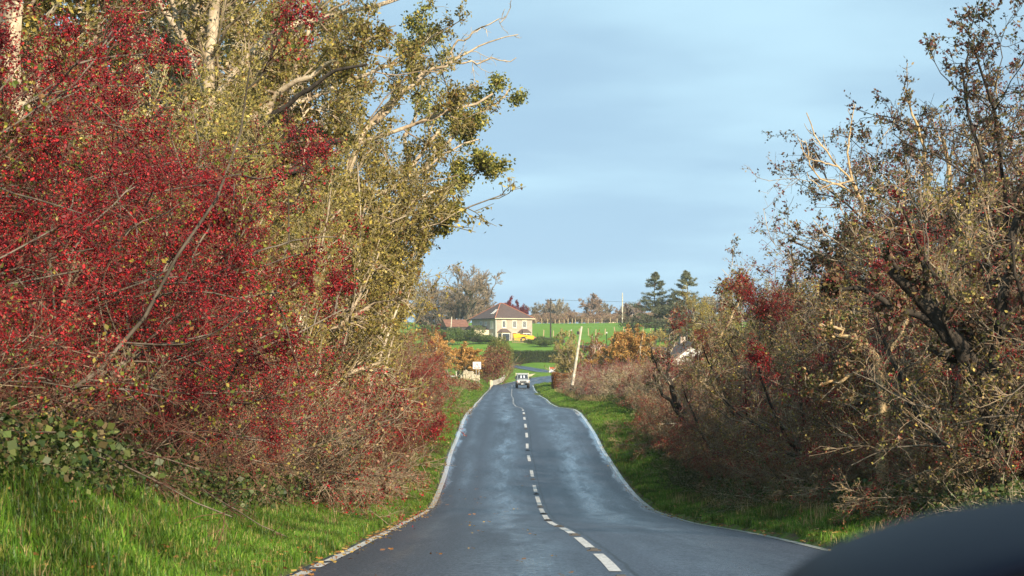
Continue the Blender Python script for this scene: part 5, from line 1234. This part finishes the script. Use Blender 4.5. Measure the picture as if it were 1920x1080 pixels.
# white bungalow half hidden right of the road
def bungalow():
    D = 215; r = empty('bungalow', (XX(1252, D), D, ZZ(696, D)), radians(10), label='white gabled bungalow half hidden behind the right hedge', cat='house')
    w_, h_, t_ = 6.4, .75, 3.05; ax = 3.1
    m_ = MB(); m_.prism([(0, -2), (w_, -2), (w_, h_), (ax, t_), (0, h_)], 0, 9, 'y'); m_.build('wall', M['white'], r)
    a = MB()
    for x_ in (0, w_):
        d = -.4 if x_ == 0 else .4
        zz = h_ - (t_ - h_) / 3.1 * .4
        a.hexa([(x_ + d, -.35, zz), (ax, -.35, t_ + .02), (ax, 9.4, t_ + .02), (x_ + d, 9.4, zz), (x_ + d, -.35, zz + .2), (ax, -.35, t_ + .24), (ax, 9.4, t_ + .24), (x_ + d, 9.4, zz + .2)])
    rf = a.build('roof', M['slate'], r)
    MB().box(2.75, 3.3, 5, 5.5, t_ - .3, t_ + .75).build('chimney', M['render'], rf)
    window(r, 3.6, .1, 1.4, .9, 0.0)
    a = MB(); a.prism([(-2, -2), (w_ + 2, -2), (w_ + 2, 1.0), (-2, 1.0)], 9.5, 15, 'y'); a.build('rear_wing_wall', M['white'], r)
    a = MB(); a.prism([(9.2, 1.02), (15.3, 1.02), (12.2, 2.7)], -2.3, w_ + 2.3, 'x'); a.build('rear_wing_roof', M['slate'], r)
bungalow()
# left: low white building with brown roof, white garden wall and posts
def low_building():
    D = 272; r = empty('low_building', (XX(770, D), D, ZZ(704, D)), 0, label='low white-walled building with brown roof across the left field', cat='building')
    MB().box(0, 4.15, 0, 6, -1, .62).build('wall', M['white'], r)
    MB().prism([(-.3, .63), (6.3, .63), (3, 1.95)], 0.3, 3.9, 'x').build('roof', M['brown_roof'], r)
low_building()
wall('garden_wall', at(827, 704.3, 268), at(865, 704.3, 266), .22, .25, 'white', 'long low white garden wall across the left field', seed=6, wob=.02, base=1.5)
post_line([(XX(px, D_), D_) for px, D_ in ((828.3, 238), (856.5, 236), (874.5, 243))], 1.1, .12, 'wood_pale', 'three pale posts and wire at the edge of the left field', None)
def rubble():
    rng = np.random.default_rng(77); D = 240; x0 = XX(866, D); r = empty('stone_gateway', (x0, D, gz(x0 + .8, D)), label='tumbled pale stone wall end beside the road sign', cat='wall')
    me = None
    for i in range(46):
        a = rng.uniform(.13, .26, 3); xx = rng.uniform(0, 2.0); zz = rng.uniform(0, .75 if .25 < xx < 1.3 else .35)
        b = MB().hexa([tuple(np.array(v) * a * rng.uniform(.8, 1.15, 3)) for v in ((-1,-1,-1),(1,-1,-1),(1,1,-1),(-1,1,-1),(-1,-1,1),(1,-1,1),(1,1,1),(-1,1,1))]).build('stone', M['stone'], r, .03, seg=1)
        b.location = (xx, rng.uniform(-.2, .3), zz + .05); b.rotation_euler = tuple(rng.uniform(-.4, .4, 3))
    MB().box(.5, .68, -.4, -.22, 0, 1.15).build('gatepost', M['stone'], r, .02); MB().box(1.15, 1.33, -.4, -.22, 0, .95).build('gatepost', M['stone'], r, .02)
rubble()
rail_fence('plank_barrier', (XX(1128, 160), 160, gz(XX(1128, 160), 160)), (XX(1152, 160), 160, gz(XX(1152, 160), 160)), 2, 1.7, 2, 'wood_pale', 'two pale planks on posts glimpsed through the brown twigs', .05, .06, follow=False)

# ------------------------------------------------------------------ middle distance plants
def fplace(pl, px, D, pyb=None, rz=0, sc=1, label=None, cat='tree', group=None, scz=None):
    x = XX(px, D)
    return place(pl, x, D, rz, sc, label, cat, group, z=None if pyb is None else ZZ(pyb, D), scz=scz)
OR = [((0.50, 0.26, 0.07), 5), ((0.58, 0.35, 0.10), 3), ((0.28, 0.12, 0.03), 2), ((0.25, 0.2, 0.05), 1)]
orange = far_tree(701, 5.6, 3.6, .12, ('bark_pale', 'bark_pale', 'bark_brown'), OR, 24000, 'orange_leaved_tree', .15, (8, 6, 5, 3), .024, 6, .75, .6, .09, .03)
fplace(orange, 850, 255, None,   .5, 1.22, 'wide orange-leaved tree with several pale stems behind the road sign', scz=.80)
fplace(orange, 826, 285, None, 2.5, 1.1, 'smaller rust-leaved tree at the left end of the garden wall')
eb = dense_bush(702, 3.2, 2.6, 2.2, GREEN, 9000, .22)
for px, D, py, s, l in ((838, 520, None, 1.45, 'dark evergreen bush above the orange tree, at its left'), (866, 525, None, 1.4, 'rounded evergreen bush directly above the orange tree'), (893, 530, None, 1.25, 'evergreen bush just under the cream porch of the house'), (912, 532, None, 1.1, 'small evergreen bush under the shaded side of the house'), (818, 510, None, 1.45, 'evergreen bush at the left behind the last hawthorn')):
    fplace(eb, px, D, py, px, s, l, 'bush', scz=s * (.8 if px < 880 else .5))
rb = dense_bush(703, 2.2, 2.0, 2.0, DRED + KHAKI, 7000, .13, 'red_brown_bush', bark='bark_red')
yb = dense_bush(704, 1.9, 2.0, 2.6, [((0.16, 0.17, 0.035), 4), ((0.26, 0.22, 0.05), 3), ((0.09, 0.10, 0.03), 2)], 7000, .14, 'yellow_green_bush', bark='bark_olive')
fplace(rb, 920, 300, None, 0, 1.35, 'dark red bush right of the road sign', 'bush'); fplace(rb, 928, 318, None, 2, 1.65, 'taller red-brown bush behind the curved barrier', 'bush')
fplace(rb, 905, 285, None, 4, .95, 'brown bush directly behind the sign posts', 'bush'); fplace(yb, 944, 345, None, 1, 1.2, 'yellow-green bush ending at the grass of the junction', 'bush'); fplace(yb, 934, 350, None, 4, 1.45, 'yellow-green bush below the corner of the house', 'bush')
fplace(eb, 1015, 512, None, 1, 1.0, 'rounded green bush on the bank between wall and clipped hedge', 'bush', scz=.5); fplace(eb, 1032, 515, None, 3, .8, 'smaller green bush at the right of the bank', 'bush', scz=.6)
fplace(eb, 995, 525, None, 5, .6, 'low green bush on the bank below the timber fence', 'bush', scz=.4)
# clipped hedge by the lane, dark side towards us
ch = clipped_hedge(705, 12.5, 1.6, 2.7, [((0.05, 0.085, 0.02), 4), ((0.08, 0.12, 0.03), 3)], 14000, .17)
o = place(ch, XX(1006, 432), 434, radians(-24), 1.0, 'clipped dark green hedge along the side lane', 'hedge', z=gz(XX(1006, 432), 434) - .25)
bh = clipped_hedge(706, 4.0, 2.4, 1.7, [((0.30, 0.10, 0.02), 4), ((0.20, 0.07, 0.02), 4), ((0.42, 0.20, 0.04), 2)], 11000, .10, 'beech_hedge')
place(bh, XX(1070, 232), 233, radians(8), 1.0, 'clipped russet beech hedge left of the leaning pole', 'hedge')
place(bh, XX(1108, 228), 228, radians(2), 1.0, 'russet beech hedge below the birch stems', 'hedge')
ygt = far_tree(707, 6.4, 3.0, .08, ('bark_pale', 'bark_brown', 'bark_olive'), [((0.34, 0.27, 0.07), 4), ((0.24, 0.18, 0.06), 3), ((0.44, 0.34, 0.07), 2)], 5500, 'yellow_green_tree', .13, (8, 6, 5, 3), .022, 6, .4, .55, .06, .04)
fplace(ygt, 1080, 255, None, 0, 1.15, 'thin yellow-green tree behind the leaning pole'); fplace(ygt, 1062, 265, None, 2, 1.0, 'purple-brown thin tree left of the leaning pole')
bir = far_tree(708, 6.6, 2.7, .15, ('bark_birch', 'bark_birch', 'bark_red'), [((0.40, 0.16, 0.04), 3), ((0.28, 0.1, 0.03), 3)], 8000, 'birch_tree', .10, (8, 6, 4, 3), .024, 7, .5, .5, .075, .06)
fplace(bir, 1120, 240, None, 1, 1.02, 'multi-stemmed birch with pinkish white stems'); fplace(bir, 1137, 252, None, 3, 1.0, 'birch at the right of the main birch, reddish twigs'); 
o2 = orange
fplace(o2, 1178, 225, None, 1, 1.1, 'orange-leaved bush between the birch and the twisted tree'); fplace(o2, 1196, 222, None, 3, 1.05, 'orange and yellow bush left of the white gable'); fplace(o2, 1150, 235, None, 5, .95, 'low orange bush right of the birch stems')
fplace(ygt, 1215, 300, None, 3, 1.25, 'yellow-green bush above the orange bushes, under the spruces')
fplace(ygt, 1215, 135, None, 1, .4, 'thin tangle of yellow-brown twigs left of the white gable', 'shrub')
# spruces and the bare tree beside them
sp1 = sp2 = conifer(711, 15.5, 5.2)
fplace(sp1, 1228, 502, None, 0, 1.24, 'left of the two tall spruces above the field'); fplace(sp2, 1288, 496, None, 3.7, 1.27, 'right and taller of the two spruces above the field')
fplace(sp2, 1262, 540, None, 3, .85, 'lower spruce standing between and behind the two tall ones')
bt = far_tree(713, 12.5, 5.5, .2, ('bark_dark',) * 3, None, 0, 'bare_tree', .2, (10, 7, 6, 4), .045, 2, .15, .7, .2)
fplace(bt, 1190, 506, None, 0, 1.0, 'dark bare tree with two trunks left of the spruces'); fplace(bt, 1255, 515, None, 2, .8, 'dark bare tree between the spruces')
fplace(bt, 1330, 535, None, 4, .95, 'bare grey tree behind the thin dark-leaved branches, right of the spruces'); fplace(bt, 1360, 560, None, 1, .9, 'bare grey tree farther right of the spruces')
# great bare tree left of the house
oak = far_tree(714, 20, 10.5, .15, ('bark_grey', 'bark_grey', 'bark_brown'), [((0.24, 0.2, 0.11), 3), ((0.18, 0.15, 0.08), 2)], 900, 'great_bare_tree', .2, (9, 8, 6, 5), .095, 9, .95, .65, .36, .03)
fplace(oak, 856, 640, None, 0, 1.22, 'great bare spreading tree rising behind the house'); fplace(oak, 815, 650, None, 2.4, .82, 'bare spreading tree left of and lower than the great bare tree'); fplace(oak, 905, 700, None, 4, .62, 'smaller bare tree showing behind the left slope of the roof')
fplace(oak, 838, 700, None, 1, .8, 'bare tree behind and between the two bare trees left of the house')
rt_ = far_tree(715, 9, 5.0, .2, ('bark_red', 'bark_red', 'bark_red'), DRED, 5000, 'purple_leaved_tree', .3, (10, 7, 5, 4), .05, 1, .1, .7, .3)
fplace(rt_, 955, 690, None, 0, 1.2, 'purple-leaved tree peeping over the house roof'); fplace(rt_, 975, 700, None, 2, 1.05, 'purple tree right of the roof ridge')
# tree line along the skyline
f1 = far_tree(721, 11, 7.5, .15, ('bark_brown', 'bark_brown', 'bark_pale'), [((0.36, 0.24, 0.15), 3), ((0.28, 0.18, 0.12), 3)], 6500, 'skyline_tree', .38, (12, 7, 6, 4), .06, 1, .1, .8, .4, .03)
f2 = far_tree(722, 10, 7, .12, ('bark_pale', 'bark_grey', 'bark_grey'), [((0.38, 0.32, 0.2), 3), ((0.28, 0.23, 0.14), 3)], 5500, 'skyline_tree', .36, (11, 7, 6, 4), .06, 2, .2, .8, .3, .03)
f3 = dense_bush(723, 7, 4, 3.0, [((0.32, 0.2, 0.13), 4), ((0.24, 0.15, 0.1), 3), ((0.34, 0.26, 0.12), 2)], 7000, .45, 'skyline_bush', lumps=14, bark='bark_brown')
for px, D, s, pl, l in ((1004, 880, .95, f2, 'tawny bare tree on the skyline right of the house'), (1022, 900, 1.0, f1, 'brown tree on the skyline just left of the electricity pole'), (1045, 890, 1.12, f2, 'pale bare tree right of the electricity pole on the skyline'),
        (1072, 950, .8, f1, 'low brown skyline tree between the pale tree and the round one'), (1100, 880, 1.18, f1, 'largest round russet tree on the skyline, behind the leaning pole'), (1126, 910, 1.05, f2, 'pale bare skyline tree right of the round russet one'),
        (1142, 960, .85, f1, 'skyline tree left of the cream cottage'), (1163, 940, .95, f1, 'skyline tree behind the cream cottage'), (1178, 900, .9, f2, 'skyline tree between the two cottages'), (1205, 900, .9, f1, 'skyline tree left of the spruces behind the bare tree'),
        (1236, 880, .9, f2, 'pale skyline tree seen through the left spruce'), (1265, 880, .95, f1, 'brown skyline tree seen through the gap of the spruces'), (1310, 860, 1.2, f2, 'pale bare skyline tree right of the spruces'), (1345, 850, 1.2, f2, 'pale bare skyline tree seen through the drooping branches')):
    fplace(pl, px, D, None, px * 1.7, s, l, 'tree', 'trees along the skyline')
for i, px in enumerate(range(990, 1400, 17)):
    fplace(f3, px, 862 + (i * 37) % 30, None, i * 1.3, .62 + .12 * ((i * 7) % 3), nth('brown scrub along the skyline above the field, counted from the house', i).replace('the nearest of its row', 'first').replace('nearest', 'first').replace(' along from the near end', ''), 'bush', 'scrub along the top edge of the field')
for i, (px, D) in enumerate(((-300, 900), (-120, 850), (60, 900), (240, 820), (420, 860), (600, 840), (700, 760), (760, 800), (1480, 800), (1600, 850), (1760, 800), (1950, 850), (2150, 820))):
    fplace(f1 if i % 2 else f2, px, D, None, i, 1.4, nth('distant bare tree beyond the roadside hedges, counted from the left', i).replace('the nearest of its row', 'first').replace(' along from the near end', ''), 'tree', 'distant trees beyond the hedges')
# small things of the left field and the near bend
bt2 = bramble(731, KHAKI + DRED, .9, 34, 2600, .09, 'dead_bramble')
for i_, (px, D, s) in enumerate(((862, 205, 1.0), (874, 212, .9), (850, 198, .75), (884, 216, .7), (868, 195, .7), (858, 212, .8))):
    place(bt2, XX(px, D), D, px, s, 'brown dead bramble heap on the left field edge, ' + ('largest, in the middle', 'just right of the largest', 'leftmost', 'closest to the road sign', 'closest to the camera', 'just left of the largest')[i_], 'bramble', 'brown brambles on the left field edge')
pl_ = pb[1]
for px, D, l_ in ((792, 122, 'nearest of three'), (800, 134, 'middle of three'), (806, 142, 'farthest of three')): place(pl_, XX(px, D), D, px, .65, 'thin pale bare shrub where the left hedge ends, ' + l_, 'shrub', 'bare shrubs at the end of the left hedge')

# overhead wires between the poles
def wires():
    a = Vector(at(1032.5, 562, 560)); b = Vector(at(1500, 560, 640))
    o = MB()
    for k_ in (-1.3, 0, 1.3):
        pts = [a.lerp(b, t_ / 14) + Vector((k_ * .9, 0, -3.5 * (t_ / 14) * (1 - t_ / 14))) for t_ in range(15)]
        for p, q in zip(pts[:-1], pts[1:]): o.bar(p, q, .014, 3)
    tag(o.build('overhead_wire', M['rope'], kind='stuff'), 'thin wires running right from the crossarm of the electricity pole')
wires()
# ------------------------------------------------------------------ the oncoming pickup
def pickup():
    D = 268; x = XX(981, D); r = empty('pickup_truck', (x, D, float(road_z(D)) + .01), radians(2), label='silver four-wheel-drive pickup with a frame round its bed, coming towards us', cat='pickup truck')
    # front faces -y; nose at y=0, tail at y=4.7
    b = MB(); b.prism([(0.05, .62), (0.0, .80), (.06, 1.06), (.25, 1.12), (1.35, 1.22), (2.95, 1.22), (2.95, .55), (.3, .5)], -.82, .82, 'x'); b.build('body', M['silver'], r, .05)
    for s_ in (-1, 1):
        MB().prism([(.15, .60), (.12, 1.0), (.3, 1.08), (1.25, 1.1), (1.3, .60), (1.12, .95), (.45, .95)], s_ * .82 - .07, s_ * .82 + .07, 'x').build('wing', M['silver'], r, .02)
    MB().prism([(.4, 1.13), (.4, 1.19), (1.3, 1.27), (1.3, 1.2)], -.6, .6, 'x').build('bonnet_bulge', M['silver'], r, .02)
    cab = MB(); cab.hexa([(-.80,1.35,1.2),(.80,1.35,1.2),(.80,2.9,1.2),(-.80,2.9,1.2),(-.68,1.78,1.84),(.68,1.78,1.84),(.70,2.85,1.86),(-.70,2.85,1.86)]); cabo = cab.build('cab', M['silver'], r, .04)
    def on(u, v, off=.012):   # a point on the windscreen plane: u -1..1, v 0..1
        p = Vector((0, 1.35, 1.2)).lerp(Vector((0, 1.78, 1.84)), v); hw_ = .80 * (1 - v) + .68 * v; n_ = Vector((0, -.64, .43)).normalized()
        return tuple(p + Vector((u * hw_, 0, 0)) + n_ * off)
    w = MB(); w.hexa([on(-.9, .08, .0), on(.9, .08, .0), on(.88, .9, .0), on(-.88, .9, .0), on(-.9, .08), on(.9, .08), on(.88, .9), on(-.88, .9)]); w.build('windscreen', M['glass'], cabo)
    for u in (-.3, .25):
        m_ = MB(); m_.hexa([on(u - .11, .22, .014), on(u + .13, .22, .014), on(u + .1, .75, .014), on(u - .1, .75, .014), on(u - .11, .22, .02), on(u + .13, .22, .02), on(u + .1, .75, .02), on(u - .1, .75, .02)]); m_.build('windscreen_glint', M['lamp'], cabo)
    for s_ in (-1, 1):
        MB().hexa([(s_*.80,1.6,1.25),(s_*.80,2.75,1.25),(s_*.81,2.75,1.25),(s_*.81,1.6,1.25),(s_*.70,1.9,1.78),(s_*.71,2.72,1.78),(s_*.72,2.72,1.78),(s_*.71,1.9,1.78)]).build('side_window', M['glass'], cabo)
        m_ = MB(); m_.box(s_*1.0 - .09, s_*1.0 + .09, 1.38, 1.44, 1.22, 1.42); m_.bar((s_*.8, 1.42, 1.25), (s_*.95, 1.41, 1.3), .02, 6); m_.build('mirror', M['black'], r, .015)
        m_ = MB(); m_.bar((s_*.60, .05, .86), (s_*.60, -.03, .86), .115, 14); m_.build('headlight', M['lamp'], r)
        m_ = MB(); m_.box(s_*.79 - .05, s_*.79 + .05, -.01, .06, .80, .94); m_.build('indicator', M['terracotta'], r)
    MB().box(-.44, .44, -.02, .04, .72, .98).build('grille', M['black'], r, .01)
    for k_ in range(4): MB().box(-.42, .42, -.035, -.021, .745 + k_ * .06, .762 + k_ * .06).build('grille_bar', M['steel'], r)
    MB().box(-.84, .84, -.18, -.02, .46, .64).build('bumper', M['black'], r, .03)
    p = MB().box(-.27, .27, -.205, -.182, .50, .61).build('number_plate', M['white'], r)
    for s_ in (-1, 1):
        for y_ in (.8, 3.7):
            w = MB(); w.bar((s_*.66, y_, .37), (s_*.90, y_, .37), .37, 20); wo_ = w.build('wheel', M['tyre'], r, .02)
            h = MB(); h.bar((s_*.90, y_, .37), (s_*.915, y_, .37), .2, 12); h.build('rim', M['steel'], wo_)
    MB().box(-.5, .5, .3, 4.4, .38, .5).build('chassis', M['black'], r)
    MB().box(-.86, .86, 3.0, 4.75, .72, 1.22).build('load_bed', M['silver'], r, .02)
    f = MB()
    f.box(-.9, -.84, 2.96, 3.02, .8, 2.06); f.box(.84, .9, 2.96, 3.02, .8, 2.06); fr = f.build('bed_frame', M['yellow_post'], r)
    f = MB(); f.box(-.84, .84, 2.96, 3.0, 1.88, 2.0); f.box(-.84, .84, 2.97, 3.0, 1.3, 1.8); f.build('headboard', M['steel'], r)
    for s_ in (-1, 1): f = MB(); f.box(s_*.87-.02, s_*.87+.02, 3.02, 4.7, 1.9, 1.98); f.build('side_rail', M['steel'], r)
M['yellow_post'] = plain('pale_yellow_paint', (0.62, 0.60, 0.30), .5, .08, 4)
pickup()

# ------------------------------------------------------------------ our own car's dashboard with the instrument cowl, close to the camera and out of focus
def dashboard():
    m_, t_, b_ = mat_new('soft_dash_plastic'); b_.inputs['Base Color'].default_value = (0.003, 0.005, 0.012, 1); b_.inputs['Roughness'].default_value = .5; b_.inputs['Specular IOR Level'].default_value = .05
    n_ = N(t_, 'ShaderNodeTexNoise'); n_.inputs['Scale'].default_value = 400; bp_ = N(t_, 'ShaderNodeBump'); bp_.inputs['Strength'].default_value = .15; bp_.inputs['Distance'].default_value = .001
    t_.links.new(n_.outputs[0], bp_.inputs['Height']); t_.links.new(bp_.outputs[0], b_.inputs['Normal'])
    r = empty('car_dashboard', (0.25, .78, -.42), label='dark curved instrument cowl of our own car, blurred in the bottom right corner', cat='dashboard')
    # cowl: an arched hood, swept away from us; local origin at the root
    cx, cz = .238 - .25 + 0.0, -.42 + .42 
    nseg, V, Fc = 28, [], []
    prof = [(0.0, 0.90), (0.006, 0.925), (.025, .955), (.06, .985), (.10, 1.0), (.15, .99), (.22, .93)]   # depth, scale of the arch
    inner = [(0.0, .885), (.006, .85), (.05, .82), (.10, .80)]
    A, B = .197, .0767
    X0, Z0 = .305 - .25, -.138 + .42
    def arch(s, y):
        return [(X0 + A * s * np.sign(cos(t)) * abs(cos(t)) ** .92, y, Z0 + B * s * abs(sin(t)) ** .95 - (1 - s) * .0) for t in np.linspace(0, pi, nseg)]
    rows_ = [arch(s, y) for y, s in inner[::-1]] + [arch(s, y) for y, s in prof]
    V = [p for q in rows_ for p in q]
    Fc = [(i * nseg + j, i * nseg + j + 1, (i + 1) * nseg + j + 1, (i + 1) * nseg + j) for i in range(len(rows_) - 1) for j in range(nseg - 1)]
    obj('cowl', mesh_np('cowl', V, Fc, m_, smooth=True), r)
    f_ = MB(); pr = [(X0 + A * .81 * cos(t), Z0 + B * .81 * sin(t)) for t in np.linspace(0, pi, 20)]
    f_.prism(pr, .085, .095, 'y'); f_.build('instrument_face', M['black'], r)
    d_ = MB(); d_.prism([(-.02, -.25), (.0, .24), (.05, .29), (.30, .30), (.42, .27), (.42, -.25)], -1.0, .55, 'x'); d_.build('dash_top', m_, r, .015, smooth=False, seg=3)
dashboard()

# thin air between here and the skyline
def haze():
    mb = MB(); mb.box(-2800, 2800, -60, 1600, -60, 60)
    m_ = bpy.data.materials.new('haze'); m_.use_nodes = True; t_ = m_.node_tree; t_.nodes.clear()
    o_ = N(t_, 'ShaderNodeOutputMaterial'); v_ = N(t_, 'ShaderNodeVolumePrincipled'); v_.inputs['Color'].default_value = (.82, .9, 1, 1); v_.inputs['Density'].default_value = .00013; v_.inputs['Anisotropy'].default_value = .1
    t_.links.new(v_.outputs[0], o_.inputs['Volume'])
    mb.build('haze', m_, kind='stuff')
haze()
